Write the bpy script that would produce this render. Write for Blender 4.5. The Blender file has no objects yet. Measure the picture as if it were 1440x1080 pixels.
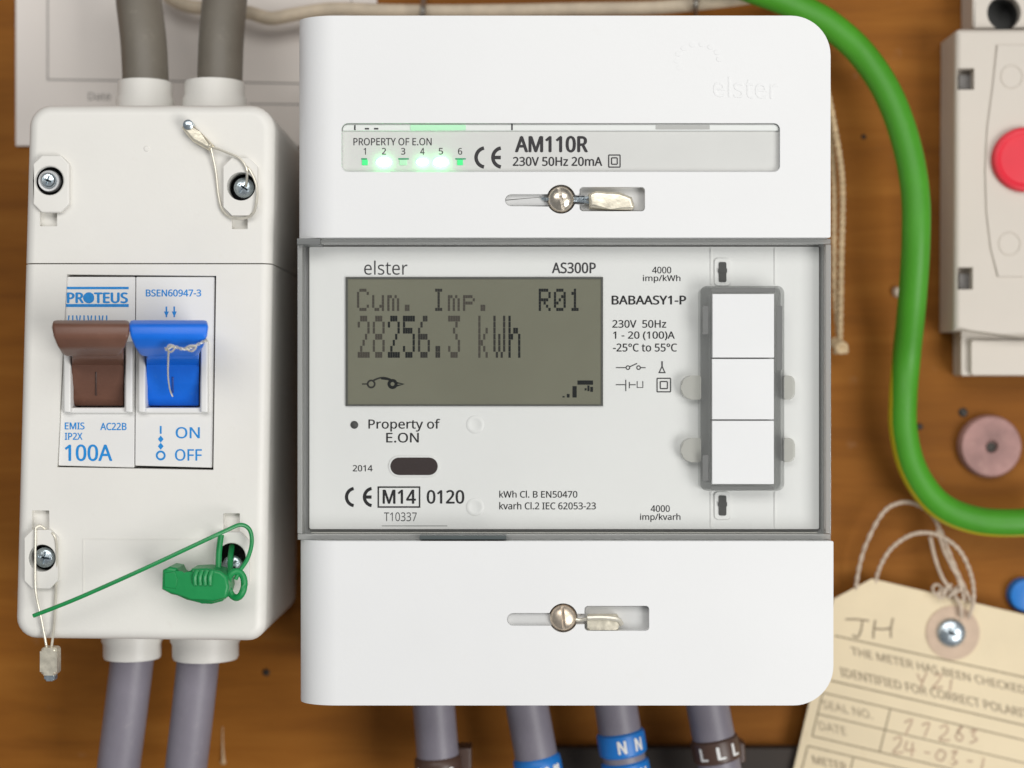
import bpy, bmesh, math, random
from mathutils import Vector, Matrix

random.seed(7)
scene = bpy.context.scene
R = math.radians

# ------------------------------------------------------------------ camera, light, exposure
MM = 0.001
KPX, DCAM, DFOC = 0.173, 465.0, 400.0     # mm per picture pixel on the meter's front, camera to board, camera to meter front

cam_d = bpy.data.cameras.new("camera")
cam = bpy.data.objects.new("camera", cam_d)
scene.collection.objects.link(cam)
cam.location = (0, -DCAM * MM, 0)
cam.rotation_euler = (R(90), 0, 0)
cam_d.sensor_width = 36
cam_d.lens = 36 * DFOC / (1440 * KPX)
cam_d.clip_start, cam_d.clip_end = 0.01, 20
cam_d.dof.use_dof = True
cam_d.dof.focus_distance = (DCAM - 61) * MM
cam_d.dof.aperture_fstop = 6.2
scene.camera = cam

world = bpy.data.worlds.new("World")
scene.world = world
world.use_nodes = True
bgn = world.node_tree.nodes["Background"]
bgn.inputs[0].default_value = (0.93, 0.96, 1.0, 1)
bgn.inputs[1].default_value = 0.25

def area(name, loc, size, power, col):
    d = bpy.data.lights.new(name, 'AREA')
    d.shape = 'RECTANGLE'; d.size, d.size_y = size
    d.energy = power; d.color = col
    o = bpy.data.objects.new(name, d)
    scene.collection.objects.link(o)
    o.location = loc
    o.rotation_euler = (Vector((0, 0, 0)) - Vector(loc)).to_track_quat('-Z', 'Y').to_euler()
    return o
area("ceiling_softbox", (-0.02, -0.95, 0.45), (1.2, 0.40), 5.8, (1.0, 0.985, 0.96))
area("side_softbox", (0.62, -0.85, -0.32), (0.45, 0.6), 7.0, (1.0, 0.99, 0.97))

scene.view_settings.view_transform = 'Standard'
scene.view_settings.look = 'None'
scene.view_settings.exposure = 0.0
scene.view_settings.gamma = 1.0
scene.view_settings.use_curve_mapping = False

# ------------------------------------------------------------------ helpers
def P(px, py, d):
    """point at height d (mm) above the board that the photo shows at pixel px, py (mm)"""
    s = KPX * (DCAM - d) / DFOC
    return Vector(((px - 720) * s, -d, (540 - py) * s))
def W(px, d):            # pixel length -> mm at height d
    return px * KPX * (DCAM - d) / DFOC

def mat(name, col, rough=0.5, metal=0.0, var=0.0, vscale=60, bump=0.0, bscale=400, emit=None, estr=0, spec=0.5,
        trans=0.0, coat=0.0, sss=0.0, dirt=None, dirt_amt=0.0, stretch=None):
    m = bpy.data.materials.new(name); m.use_nodes = True
    nt = m.node_tree; b = nt.nodes["Principled BSDF"]
    b.inputs["Base Color"].default_value = (*col, 1)
    b.inputs["Roughness"].default_value = rough
    b.inputs["Metallic"].default_value = metal
    b.inputs["Specular IOR Level"].default_value = spec
    b.inputs["Coat Weight"].default_value = coat
    if trans: b.inputs["Transmission Weight"].default_value = trans
    if sss:
        b.inputs["Subsurface Weight"].default_value = sss
        b.inputs["Subsurface Radius"].default_value = (1, 0.9, 0.7)
        b.inputs["Subsurface Scale"].default_value = 0.001
    if emit:
        b.inputs["Emission Color"].default_value = (*emit, 1)
        b.inputs["Emission Strength"].default_value = estr
    if var or bump or dirt:
        tc = nt.nodes.new("ShaderNodeTexCoord")
        mp = nt.nodes.new("ShaderNodeMapping")
        if stretch: mp.inputs["Scale"].default_value = stretch
        nt.links.new(tc.outputs["Object"], mp.inputs[0])
    if var:
        n = nt.nodes.new("ShaderNodeTexNoise"); n.inputs["Scale"].default_value = vscale
        n.inputs["Detail"].default_value = 5; n.inputs["Roughness"].default_value = 0.6
        nt.links.new(mp.outputs[0], n.inputs["Vector"])
        rp = nt.nodes.new("ShaderNodeValToRGB")
        rp.color_ramp.elements[0].position = 0.3; rp.color_ramp.elements[1].position = 0.7
        rp.color_ramp.elements[0].color = (*[c * (1 - var) for c in col], 1)
        rp.color_ramp.elements[1].color = (*[min(1, c * (1 + var)) for c in col], 1)
        nt.links.new(n.outputs["Fac"], rp.inputs[0])
        out = rp.outputs[0]
        if dirt:
            n2 = nt.nodes.new("ShaderNodeTexNoise"); n2.inputs["Scale"].default_value = vscale * 4
            n2.inputs["Detail"].default_value = 8; n2.inputs["Roughness"].default_value = 0.7
            nt.links.new(mp.outputs[0], n2.inputs["Vector"])
            r2 = nt.nodes.new("ShaderNodeValToRGB")
            r2.color_ramp.elements[0].position = 0.60; r2.color_ramp.elements[1].position = 0.80
            r2.color_ramp.elements[0].color = (0, 0, 0, 1); r2.color_ramp.elements[1].color = (dirt_amt,) * 3 + (1,)
            nt.links.new(n2.outputs["Fac"], r2.inputs[0])
            mx = nt.nodes.new("ShaderNodeMix"); mx.data_type = 'RGBA'
            nt.links.new(r2.outputs[0], mx.inputs[0]); nt.links.new(out, mx.inputs[6])
            mx.inputs[7].default_value = (*dirt, 1)
            out = mx.outputs[2]
        nt.links.new(out, b.inputs["Base Color"])
        mr = nt.nodes.new("ShaderNodeMapRange")
        mr.inputs[3].default_value = max(0.02, rough - 0.08); mr.inputs[4].default_value = min(1, rough + 0.08)
        nt.links.new(n.outputs["Fac"], mr.inputs[0]); nt.links.new(mr.outputs[0], b.inputs["Roughness"])
    if bump:
        n3 = nt.nodes.new("ShaderNodeTexNoise"); n3.inputs["Scale"].default_value = bscale
        n3.inputs["Detail"].default_value = 4
        nt.links.new(mp.outputs[0], n3.inputs["Vector"])
        bp = nt.nodes.new("ShaderNodeBump"); bp.inputs["Strength"].default_value = bump
        bp.inputs["Distance"].default_value = 0.0002
        nt.links.new(n3.outputs["Fac"], bp.inputs["Height"]); nt.links.new(bp.outputs[0], b.inputs["Normal"])
    return m

def clear_mat(name, tint, opacity, body, rough=0.05, refl=1.0):
    """clear moulding: part see-through, part tinted body, with a fresnel gloss"""
    m = bpy.data.materials.new(name); m.use_nodes = True
    nt = m.node_tree; nt.nodes.clear()
    o = nt.nodes.new("ShaderNodeOutputMaterial")
    t = nt.nodes.new("ShaderNodeBsdfTransparent"); t.inputs[0].default_value = (*tint, 1)
    d = nt.nodes.new("ShaderNodeBsdfDiffuse"); d.inputs[0].default_value = (*body, 1)
    mx = nt.nodes.new("ShaderNodeMixShader"); mx.inputs[0].default_value = opacity
    nt.links.new(t.outputs[0], mx.inputs[1]); nt.links.new(d.outputs[0], mx.inputs[2])
    g = nt.nodes.new("ShaderNodeBsdfGlossy"); g.inputs["Roughness"].default_value = rough
    g.inputs[0].default_value = (refl, refl, refl, 1)
    # the Fresnel node inverts its IOR on back faces; undo that so a thin sheet mirrors alike from both sides
    f = nt.nodes.new("ShaderNodeFresnel"); ge = nt.nodes.new("ShaderNodeNewGeometry")
    ma = nt.nodes.new("ShaderNodeMath"); ma.operation = 'MULTIPLY_ADD'
    ma.inputs[1].default_value = 1 / 1.45 - 1.45; ma.inputs[2].default_value = 1.45
    nt.links.new(ge.outputs["Backfacing"], ma.inputs[0]); nt.links.new(ma.outputs[0], f.inputs[0])
    m2 = nt.nodes.new("ShaderNodeMixShader")
    nt.links.new(f.outputs[0], m2.inputs[0]); nt.links.new(mx.outputs[0], m2.inputs[1]); nt.links.new(g.outputs[0], m2.inputs[2])
    nt.links.new(m2.outputs[0], o.inputs[0])
    return m

def root_loc(o):
    v = Vector((0, 0, 0))
    while o is not None:
        v += o.location; o = o.parent
    return v

def tag(o, label, cat, group=None):
    o["label"] = label; o["category"] = cat
    if group: o["group"] = group
    return o

def thing(name, label, cat, loc, group=None):
    o = bpy.data.objects.new(name, None)
    o.empty_display_size = 0.01
    scene.collection.objects.link(o)
    o.location = Vector(loc) * MM
    return tag(o, label, cat, group)

def finish(me, smooth):
    if smooth is None: return
    for p in me.polygons: p.use_smooth = True
    me.set_sharp_from_angle(angle=R(smooth))

def mk(name, bm, m, parent=None, smooth=35, fix=True):
    """bm in mm and world axes -> one mesh object"""
    if fix: bmesh.ops.recalc_face_normals(bm, faces=bm.faces)
    if parent is None:
        xs = [v.co for v in bm.verts]
        lo = Vector([min(c[i] for c in xs) for i in range(3)]); hi = Vector([max(c[i] for c in xs) for i in range(3)])
        org = Vector(((lo.x + hi.x) / 2, hi.y, lo.z)) * MM
    else:
        org = root_loc(parent)
    for v in bm.verts: v.co = v.co * MM - org
    me = bpy.data.meshes.new(name); bm.to_mesh(me); bm.free()
    finish(me, smooth)
    o = bpy.data.objects.new(name, me)
    scene.collection.objects.link(o)
    if parent is None: o.location = org
    else: o.parent = parent
    if m: me.materials.append(m)
    if smooth and len(me.polygons) > 6:
        ar = [p.area for p in me.polygons]
        if max(ar) > 0.12 * sum(ar):          # a big flat face next to rounded edges: keep it shaded flat
            weigh(o)
    return o

def weigh(o):
    w = o.modifiers.new("w", 'WEIGHTED_NORMAL'); w.keep_sharp = True; w.weight = 100
    evalmesh(o, None)

def rr(x0, y0, x1, y1, r, n=6):
    """rounded rectangle in px; r = one radius or (tl, tr, br, bl)"""
    if not isinstance(r, (tuple, list)): r = (r,) * 4
    out = []
    for (cx, cy, sx, sy, rad, a0) in ((x0, y0, 1, 1, r[0], 180), (x1, y0, -1, 1, r[1], 270), (x1, y1, -1, -1, r[2], 0), (x0, y1, 1, -1, r[3], 90)):
        if rad <= 0: out.append((cx, cy)); continue
        ox, oy = cx + sx * rad, cy + sy * rad
        for i in range(n + 1):
            a = R(a0 + 90 * i / n)
            out.append((ox + rad * math.cos(a), oy + rad * math.sin(a)))
    return out

def circ(cx, cy, r, n=32, ry=None):
    ry = ry or r
    return [(cx + r * math.cos(2 * math.pi * i / n), cy + ry * math.sin(2 * math.pi * i / n)) for i in range(n)]

def prism(pts, d0, d1, bev=0, seg=3, skip=None, bm=None, draft=0.0, dref=None):
    """px outline as seen at height d1, extruded straight back to d0; bev rounds the front edges"""
    own = bm is None
    bm = bm or bmesh.new()
    f = [P(x, y, d1 if dref is None else dref) for x, y in pts]
    for p in f: p.y = -d1
    c = sum(f, Vector()) / len(f)
    fv = [bm.verts.new(p) for p in f]
    bk = []
    for p in f:
        q = p.copy(); q.y = -d0
        q.x += (q.x - c.x) * draft; q.z += (q.z - c.z) * draft
        bk.append(bm.verts.new(q))
    ff = bm.faces.new(fv); bm.faces.new(list(reversed(bk)))
    n = len(f)
    for i in range(n): bm.faces.new((fv[i], bk[i], bk[(i + 1) % n], fv[(i + 1) % n]))
    if bev:
        es = []
        for e in ff.edges:
            if skip and skip(*[v.co for v in e.verts]): continue
            es.append(e)
        bmesh.ops.bevel(bm, geom=es, offset=bev, segments=seg, profile=0.5, affect='EDGES', clamp_overlap=True)
    return bm

def loft(pts, d0, d1, r, n=6, square=None):
    """like prism, with the front edge rolled over radius r; square(a, b) marks edges left sharp"""
    bm = bmesh.new()
    q = [P(x, y, d1) for x, y in pts]; q = [Vector((p.x, p.z)) for p in q]
    N = len(q)
    area2 = sum(q[i].x * q[(i + 1) % N].y - q[(i + 1) % N].x * q[i].y for i in range(N))
    sg = 1 if area2 > 0 else -1
    nr, of = [], []
    for i in range(N):
        e = (q[(i + 1) % N] - q[i]).normalized()
        nr.append(Vector((-e.y, e.x)) * sg)
        of.append(0.0 if square and square(pts[i], pts[(i + 1) % N]) else 1.0)
    rings = []
    for ins, d in [(0.0, d0)] + [(r * (1 - math.cos(R(90 * k / n))), d1 - r + r * math.sin(R(90 * k / n))) for k in range(n + 1)]:
        ring = []
        for i in range(N):
            n1, n2, o1, o2 = nr[i - 1], nr[i], of[i - 1] * ins, of[i] * ins
            det = n1.x * n2.y - n1.y * n2.x
            if abs(det) < 1e-3: m = n2 * max(o1, o2)
            else: m = Vector(((o1 * n2.y - o2 * n1.y) / det, (n1.x * o2 - n2.x * o1) / det))
            ring.append(bm.verts.new((q[i].x + m.x, -d, q[i].y + m.y)))
        rings.append(ring)
    for A, B in zip(rings, rings[1:]):
        for i in range(N): bm.faces.new((A[i], A[(i + 1) % N], B[(i + 1) % N], B[i]))
    bm.faces.new(rings[-1]); bm.faces.new(list(reversed(rings[0])))
    return bm

def box(x0, y0, x1, y1, d0, d1, bev=0, r=0, seg=2, bm=None, dref=None):
    return prism(rr(x0, y0, x1, y1, r) if r else [(x0, y0), (x1, y0), (x1, y1), (x0, y1)], d0, d1, bev, seg, bm=bm, dref=dref)

def lathe(cx, cy, prof, n=32, dref=None, bm=None, ell=1.0):
    """prof = [(r_mm, d)] turned about the line of sight axis (board normal) through px cx, cy at dref"""
    bm = bm or bmesh.new()
    c = P(cx, cy, dref if dref is not None else prof[-1][1])
    rings = []
    for r, d in prof:
        if r < 1e-6: rings.append([bm.verts.new((c.x, -d, c.z))])
        else: rings.append([bm.verts.new((c.x + r * math.cos(2 * math.pi * i / n), -d, c.z + r * ell * math.sin(2 * math.pi * i / n))) for i in range(n)])
    for a, b in zip(rings, rings[1:]):
        for i in range(n):
            j = (i + 1) % n
            if len(a) == 1 and len(b) == 1: continue
            if len(a) == 1: bm.faces.new((a[0], b[i], b[j]))
            elif len(b) == 1: bm.faces.new((a[i], b[0], a[j]))
            else: bm.faces.new((a[i], b[i], b[j], a[j]))
    return bm

def spline(pts, sub=8, closed=False):
    pts = [Vector(p) for p in pts]
    out = []
    n = len(pts)
    for i in range(n if closed else n - 1):
        if closed: p0, p1, p2, p3 = pts[(i - 1) % n], pts[i], pts[(i + 1) % n], pts[(i + 2) % n]
        else: p0, p1, p2, p3 = pts[max(i - 1, 0)], pts[i], pts[i + 1], pts[min(i + 2, n - 1)]
        for k in range(sub):
            t = k / sub
            out.append(0.5 * ((2 * p1) + (p2 - p0) * t + (2 * p0 - 5 * p1 + 4 * p2 - p3) * t * t + (3 * p1 - p0 - 3 * p2 + p3) * t ** 3))
    if not closed: out.append(pts[-1])
    return out

def tube(path, r, n=12, closed=False, bm=None, arc=None, cap=True, start=None, rfun=None):
    """path in mm; arc=(a0,a1) degrees makes a strip; angle 0 = towards the camera"""
    bm = bm or bmesh.new()
    N = len(path)
    rings = []
    nrm = None
    for i, p in enumerate(path):
        a = path[i - 1] if (i or closed) else path[0]
        b = path[(i + 1) % N] if (i < N - 1 or closed) else path[-1]
        t = (b - a).normalized()
        if nrm is None:
            f = Vector((0, -1, 0))
            nrm = (f - t * f.dot(t))
            if nrm.length < 1e-3: nrm = Vector((1, 0, 0)) - t * t.x
            nrm.normalize()
        else:
            nrm = (nrm - t * nrm.dot(t)).normalized()
        bi = t.cross(nrm)
        rad = rfun(i / max(1, N - 1)) if rfun else r
        if arc:
            a0, a1 = arc(i / max(1, N - 1)) if callable(arc) else arc
            angs = [R(a0 + (a1 - a0) * k / n) for k in range(n + 1)]
        else: angs = [2 * math.pi * k / n for k in range(n)]
        rings.append([bm.verts.new(p + rad * (math.cos(q) * nrm + math.sin(q) * bi)) for q in angs])
    M = len(rings[0])
    for i in range(N if closed else N - 1):
        A, B = rings[i], rings[(i + 1) % N]
        for k in range(M if not arc else M - 1):
            j = (k + 1) % M
            bm.faces.new((A[k], A[j], B[j], B[k]))
    if cap and not closed and not arc:
        bm.faces.new(list(reversed(rings[0]))); bm.faces.new(rings[-1])
    return bm

def rope(path, R0, r, strands=2, turns=10, n=6):
    """twisted strands round a path"""
    bm = bmesh.new(); N = len(path)
    # frames
    fr = []; nrm = None
    for i, p in enumerate(path):
        t = (path[min(i + 1, N - 1)] - path[max(i - 1, 0)]).normalized()
        if nrm is None:
            nrm = Vector((0, -1, 0)); nrm = (nrm - t * nrm.dot(t)).normalized()
        else: nrm = (nrm - t * nrm.dot(t)).normalized()
        fr.append((p, nrm.copy(), t.cross(nrm)))
    for s in range(strands):
        pp = []
        for i, (p, a, b) in enumerate(fr):
            q = 2 * math.pi * (turns * i / N + s / strands)
            pp.append(p + R0 * (math.cos(q) * a + math.sin(q) * b))
        tube(pp, r, n, bm=bm)
    return bm

def ribbon(pts, w, d, bm=None, closed=False):
    """printed line: px polyline, px width"""
    bm = bm or bmesh.new()
    n = len(pts); L, Rr = [], []
    for i in range(n):
        a = pts[i - 1] if (i or closed) else pts[0]
        b = pts[(i + 1) % n] if (i < n - 1 or closed) else pts[-1]
        dx, dy = b[0] - a[0], b[1] - a[1]
        l = math.hypot(dx, dy) or 1
        nx, ny = -dy / l * w / 2, dx / l * w / 2
        L.append(bm.verts.new(P(pts[i][0] + nx, pts[i][1] + ny, d)))
        Rr.append(bm.verts.new(P(pts[i][0] - nx, pts[i][1] - ny, d)))
    for i in range(n if closed else n - 1):
        j = (i + 1) % n
        bm.faces.new((L[i], L[j], Rr[j], Rr[i]))
    return bm

def flat(pts, d, bm=None):
    bm = bm or bmesh.new()
    bm.faces.new([bm.verts.new(P(x, y, d)) for x, y in pts])
    return bm

# outlines of a plain grotesque alphabet, thousandths of an em
GLYPH_SPACE = 209
GLYPHS = {
'(': (241, '32,220 35,285 45,348 60,409 83,468 113,522 150,573 217,573 167,493 132,407 111,315 103,221 107,159 116,98 132,38 154,-20 182,-75 216,-127 150,-127 113,-77 83,-24 60,34 45,94 35,156', '5,7,6 5,8,7 4,8,5 4,9,8 3,9,4 2,9,3 2,10,9 1,10,2 1,11,10 0,11,1 0,12,11 23,12,0 23,13,12 22,13,23 22,14,13 21,14,22 21,15,14 20,15,21 20,16,15 19,16,20 19,17,16 18,17,19'),
')': (241, '209,220 205,156 196,94 180,34 158,-24 128,-77 91,-127 25,-127 59,-75 87,-20 108,38 124,98 134,159 137,221 134,283 124,346 108,406 87,465 59,521 24,573 91,573 128,522 158,468 180,409 196,348 205,285', '18,20,19 18,21,20 18,22,21 17,22,18 17,23,22 16,23,17 16,24,23 15,24,16 15,25,24 14,25,15 14,0,25 13,0,14 12,0,13 12,1,0 11,1,12 11,2,1 10,2,11 10,3,2 9,3,10 9,4,3 8,4,9 8,5,4 7,5,8 7,6,5'),
'-': (258, '32,184 32,246 226,246 226,184', '0,2,1 0,3,2'),
'.': (215, '58,43 61,69 72,85 88,94 107,97 126,94 142,85 153,69 157,43 153,18 142,2 126,-8 107,-11 88,-8 72,2 61,18', '3,5,4 2,5,3 2,6,5 1,6,2 1,7,6 0,7,1 0,8,7 15,8,0 15,9,8 14,9,15 14,10,9 13,10,14 13,11,10 12,11,13'),
'/': (298, '290,573 77,0 8,0 221,573', '2,0,3 2,1,0'),
'0': (459, '419,287 417,221 409,163 395,112 376,70 349,37 316,12 276,-3 229,-8 170,1 122,27 86,70 60,129 44,201 39,287 44,373 58,446 83,504 119,547 167,573 229,581 287,573 335,547 372,504 399,446 414,373 110,287 113,215 121,156 137,111 159,78 190,59 229,52 268,59 298,78 320,110 336,156 345,215 348,287 345,359 336,417 320,463 298,495 268,515 229,521 190,515 159,495 137,463 121,417 113,359', '19,21,20 18,21,19 18,22,21 17,22,18 17,44,22 44,23,22 17,45,44 43,23,44 17,46,45 42,23,43 16,46,17 42,24,23 16,47,46 41,24,42 16,48,47 40,24,41 15,48,16 40,25,24 15,49,48 39,25,40 14,49,15 39,0,25 14,26,49 38,0,39 13,26,14 13,27,26 37,0,38 37,1,0 37,2,1 13,28,27 36,2,37 12,28,13 36,3,2 12,29,28 35,3,36 11,29,12 35,4,3 11,30,29 34,4,35 11,31,30 33,4,34 10,31,11 33,5,4 10,32,31 32,5,33 10,5,32 10,6,5 9,6,10 9,7,6 8,7,9'),
'1': (459, '285,0 216,0 216,400 216,422 216,439 217,455 217,470 218,484 219,499 207,487 196,477 184,467 169,455 108,405 71,452 226,573 285,573', '14,16,15 14,8,16 8,0,16 14,9,8 7,0,8 14,10,9 6,0,7 14,11,10 5,0,6 14,12,11 4,0,5 14,13,12 3,0,4 2,0,3 1,0,2'),
'2': (459, '417,0 38,0 38,59 188,210 228,251 261,287 287,320 306,353 318,387 322,424 315,466 294,496 261,514 221,520 181,517 147,506 115,489 83,466 45,513 68,531 94,548 122,561 153,572 186,578 221,581 270,576 313,562 347,540 372,510 388,472 394,428 389,385 375,344 353,305 324,267 288,227 247,185 128,67 128,64 417,64', '23,25,24 22,25,23 22,26,25 21,26,22 21,27,26 20,27,21 19,27,20 19,28,27 18,13,19 13,28,19 18,14,13 12,28,13 18,15,14 11,28,12 17,16,18 16,15,18 11,29,28 10,29,11 10,30,29 9,30,10 9,31,30 8,31,9 7,31,8 7,32,31 6,32,7 6,33,32 5,33,6 5,34,33 4,34,5 4,35,34 3,35,4 3,36,35 2,36,3 2,37,36 2,38,37 2,39,38 2,0,39 1,0,2'),
'3': (459, '395,439 392,403 381,372 363,347 340,326 310,311 277,302 277,298 337,283 379,255 405,214 413,163 407,116 390,74 360,40 318,14 263,-3 193,-8 150,-6 110,-1 72,8 36,23 36,89 74,73 114,61 155,54 194,51 260,59 305,81 331,117 339,164 335,197 320,223 297,242 265,255 226,263 179,265 123,265 123,326 180,326 223,329 259,339 286,356 307,377 319,404 323,434 316,471 295,498 262,516 219,521 190,520 164,515 140,508 117,498 96,487 75,473 39,521 73,544 115,563 163,576 218,581 296,571 352,540 384,495', '59,61,60 58,61,59 58,62,61 57,62,58 56,62,57 56,49,62 49,48,62 48,63,62 55,54,56 54,53,56 53,52,56 52,51,56 51,50,56 50,49,56 47,63,48 46,63,47 46,0,63 45,0,46 45,1,0 44,1,45 43,1,44 43,2,1 42,2,43 42,3,2 41,3,42 41,4,3 40,4,41 39,4,40 39,5,4 37,39,38 37,5,39 37,6,5 37,7,6 37,8,7 37,36,8 36,9,8 35,9,36 34,9,35 33,9,34 33,10,9 32,10,33 31,10,32 31,11,10 30,11,31 29,11,30 29,12,11 28,12,29 28,13,12 21,23,22 27,13,28 27,14,13 21,24,23 21,25,24 26,14,27 21,26,25 21,14,26 21,15,14 20,15,21 20,16,15 19,16,20 18,16,19 18,17,16'),
'4': (459, '443,130 359,130 359,0 291,0 291,130 17,130 17,190 286,576 359,576 359,193 443,193 291,374 291,394 291,412 292,429 293,444 293,459 294,474 294,487 295,500 292,500 285,485 276,468 266,451 257,438 86,193 291,193', '6,20,7 20,8,7 20,19,8 19,9,8 6,21,20 18,9,19 17,9,18 6,22,21 16,9,17 6,23,22 15,9,16 6,24,23 14,9,15 6,25,24 13,9,14 12,9,13 11,9,12 26,9,11 6,26,25 6,9,26 6,10,9 6,0,10 5,0,6 4,0,5 3,1,4 1,0,4 3,2,1'),
'5': (459, '221,351 275,346 322,331 361,307 389,274 407,232 413,183 407,128 387,81 356,43 314,15 261,-2 199,-8 156,-6 116,0 80,10 51,23 51,90 82,74 121,62 161,55 200,52 239,55 274,65 302,82 323,106 336,137 341,176 332,225 306,262 262,284 197,292 173,291 146,288 120,284 99,280 64,302 86,573 373,573 373,508 146,508 132,342 148,345 169,348 194,350', '36,40,37 40,38,37 40,39,38 36,41,40 44,1,0 43,1,44 42,1,43 42,2,1 41,2,42 36,2,41 36,3,2 36,31,3 31,4,3 35,34,36 34,33,36 33,32,36 32,31,36 30,4,31 29,4,30 29,5,4 28,5,29 28,6,5 27,6,28 27,7,6 26,7,27 25,7,26 25,8,7 24,8,25 16,18,17 23,8,24 23,9,8 16,19,18 22,9,23 16,20,19 21,9,22 16,21,20 16,9,21 16,10,9 15,10,16 15,11,10 14,11,15 13,11,14 13,12,11'),
'6': (459, '44,245 46,294 51,342 60,389 75,433 95,474 121,510 155,539 196,562 246,576 306,581 324,580 344,579 362,577 377,573 377,513 362,517 344,520 326,522 308,523 257,518 216,504 183,483 158,454 139,419 127,380 119,337 115,291 119,291 133,309 150,326 170,339 194,350 223,356 255,358 302,353 342,338 375,313 400,279 416,236 421,184 415,129 399,82 372,44 336,15 291,-2 239,-8 199,-4 163,7 130,26 101,54 77,89 59,133 48,185 238,51 284,59 320,84 343,125 351,184 344,233 324,271 289,295 241,303 205,299 175,287 150,270 131,248 119,223 115,198 117,172 123,146 133,121 146,99 164,79 185,64 210,55', '9,11,10 9,12,11 9,13,12 9,14,13 8,14,9 8,16,14 16,15,14 7,18,8 18,17,8 17,16,8 6,19,7 19,18,7 6,20,19 6,21,20 5,21,6 5,22,21 5,23,22 4,23,5 4,24,23 3,24,4 3,25,24 2,25,3 2,26,25 33,35,34 32,35,33 32,36,35 31,36,32 1,26,2 30,36,31 30,37,36 1,27,26 29,37,30 29,62,37 62,38,37 28,62,29 28,63,62 61,38,62 28,64,63 60,38,61 0,27,1 0,28,27 0,64,28 0,65,64 60,39,38 59,39,60 0,66,65 0,67,66 53,67,0 59,40,39 58,40,59 53,68,67 53,69,68 52,69,53 57,40,58 57,41,40 52,70,69 52,71,70 51,71,52 57,42,41 56,42,57 51,72,71 51,73,72 50,73,51 55,42,56 55,43,42 50,74,73 50,75,74 54,43,55 50,54,75 49,54,50 49,43,54 49,44,43 48,44,49 48,45,44 47,45,48 47,46,45'),
'7': (459, '109,0 344,508 35,508 35,573 419,573 419,518 187,0', '2,4,3 2,5,4 2,1,5 1,6,5 0,6,1'),
'9': (459, '417,328 415,279 410,231 401,183 387,139 366,99 340,63 306,33 265,11 214,-3 154,-8 137,-8 117,-6 97,-4 82,0 82,60 97,56 115,53 134,50 152,50 204,54 245,68 278,90 303,118 322,153 334,192 342,235 346,281 341,281 327,263 310,247 290,233 266,223 237,216 204,214 158,219 118,235 85,260 61,294 45,336 40,387 46,443 63,491 90,529 127,557 171,575 223,581 262,577 299,565 332,545 361,518 384,483 402,439 413,388 223,521 178,513 142,488 118,447 110,388 117,339 137,301 171,277 220,269 256,273 286,285 311,303 330,325 342,349 346,374 344,400 338,426 328,451 315,474 298,493 277,508 252,518', '45,47,46 45,48,47 44,48,45 44,49,48 43,49,44 43,50,49 42,55,43 55,54,43 54,50,43 75,50,54 74,50,75 74,51,50 42,56,55 73,51,74 72,51,73 41,56,42 41,57,56 72,52,51 71,52,72 70,52,71 41,58,57 40,58,41 70,53,52 69,53,70 68,53,69 40,59,58 68,0,53 39,59,40 67,0,68 66,0,67 39,60,59 38,60,39 66,1,0 65,1,66 64,1,65 38,61,60 37,61,38 63,28,64 28,27,64 27,1,64 63,29,28 26,1,27 26,2,1 37,62,61 62,29,63 37,29,62 37,30,29 36,30,37 36,31,30 25,2,26 35,31,36 35,32,31 25,3,2 35,33,32 34,33,35 24,3,25 24,4,3 23,4,24 23,5,4 22,5,23 22,6,5 21,6,22 20,6,21 20,7,6 14,16,15 14,17,16 19,7,20 14,18,17 14,19,18 14,7,19 14,8,7 14,9,8 13,9,14 13,10,9 12,10,13 11,10,12'),
'A': (512, '437,0 368,177 141,177 73,0 0,0 224,575 289,575 512,0 282,415 279,424 274,438 269,455 263,473 259,489 255,500 251,484 247,468 242,452 238,438 234,425 230,415 165,241 346,241', '4,6,5 4,14,6 14,7,6 4,15,14 13,7,14 12,7,13 4,16,15 11,7,12 4,17,16 10,7,11 4,18,17 4,19,18 9,7,10 4,20,19 8,7,9 4,21,20 22,7,8 4,2,21 2,22,21 2,1,22 1,7,22 4,3,2 0,7,1'),
'B': (521, '241,573 336,565 404,541 445,497 459,431 456,399 446,371 431,347 409,328 382,313 350,304 350,300 384,292 415,279 441,261 461,236 474,203 478,163 472,115 454,74 425,42 385,19 337,5 279,0 78,0 78,573 256,329 318,335 357,352 377,382 384,423 376,463 351,490 308,506 245,511 150,511 150,329 150,269 150,61 265,61 330,68 371,91 394,125 401,168 398,197 388,221 370,241 344,256 307,266 260,269', '24,35,25 35,0,25 35,1,0 35,2,1 35,34,2 34,3,2 24,36,35 33,3,34 32,3,33 32,4,3 31,4,32 30,4,31 30,5,4 29,5,30 29,6,5 28,6,29 28,7,6 27,7,28 27,8,7 26,8,27 24,37,36 37,26,36 37,8,26 37,9,8 37,10,9 37,11,10 37,12,11 37,13,12 37,49,13 49,14,13 24,38,37 48,14,49 47,14,48 47,15,14 46,15,47 45,15,46 45,16,15 44,16,45 44,17,16 43,17,44 42,17,43 42,18,17 41,18,42 41,19,18 40,19,41 40,20,19 39,20,40 24,39,38 24,20,39 24,21,20 24,22,21 24,23,22'),
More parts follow.
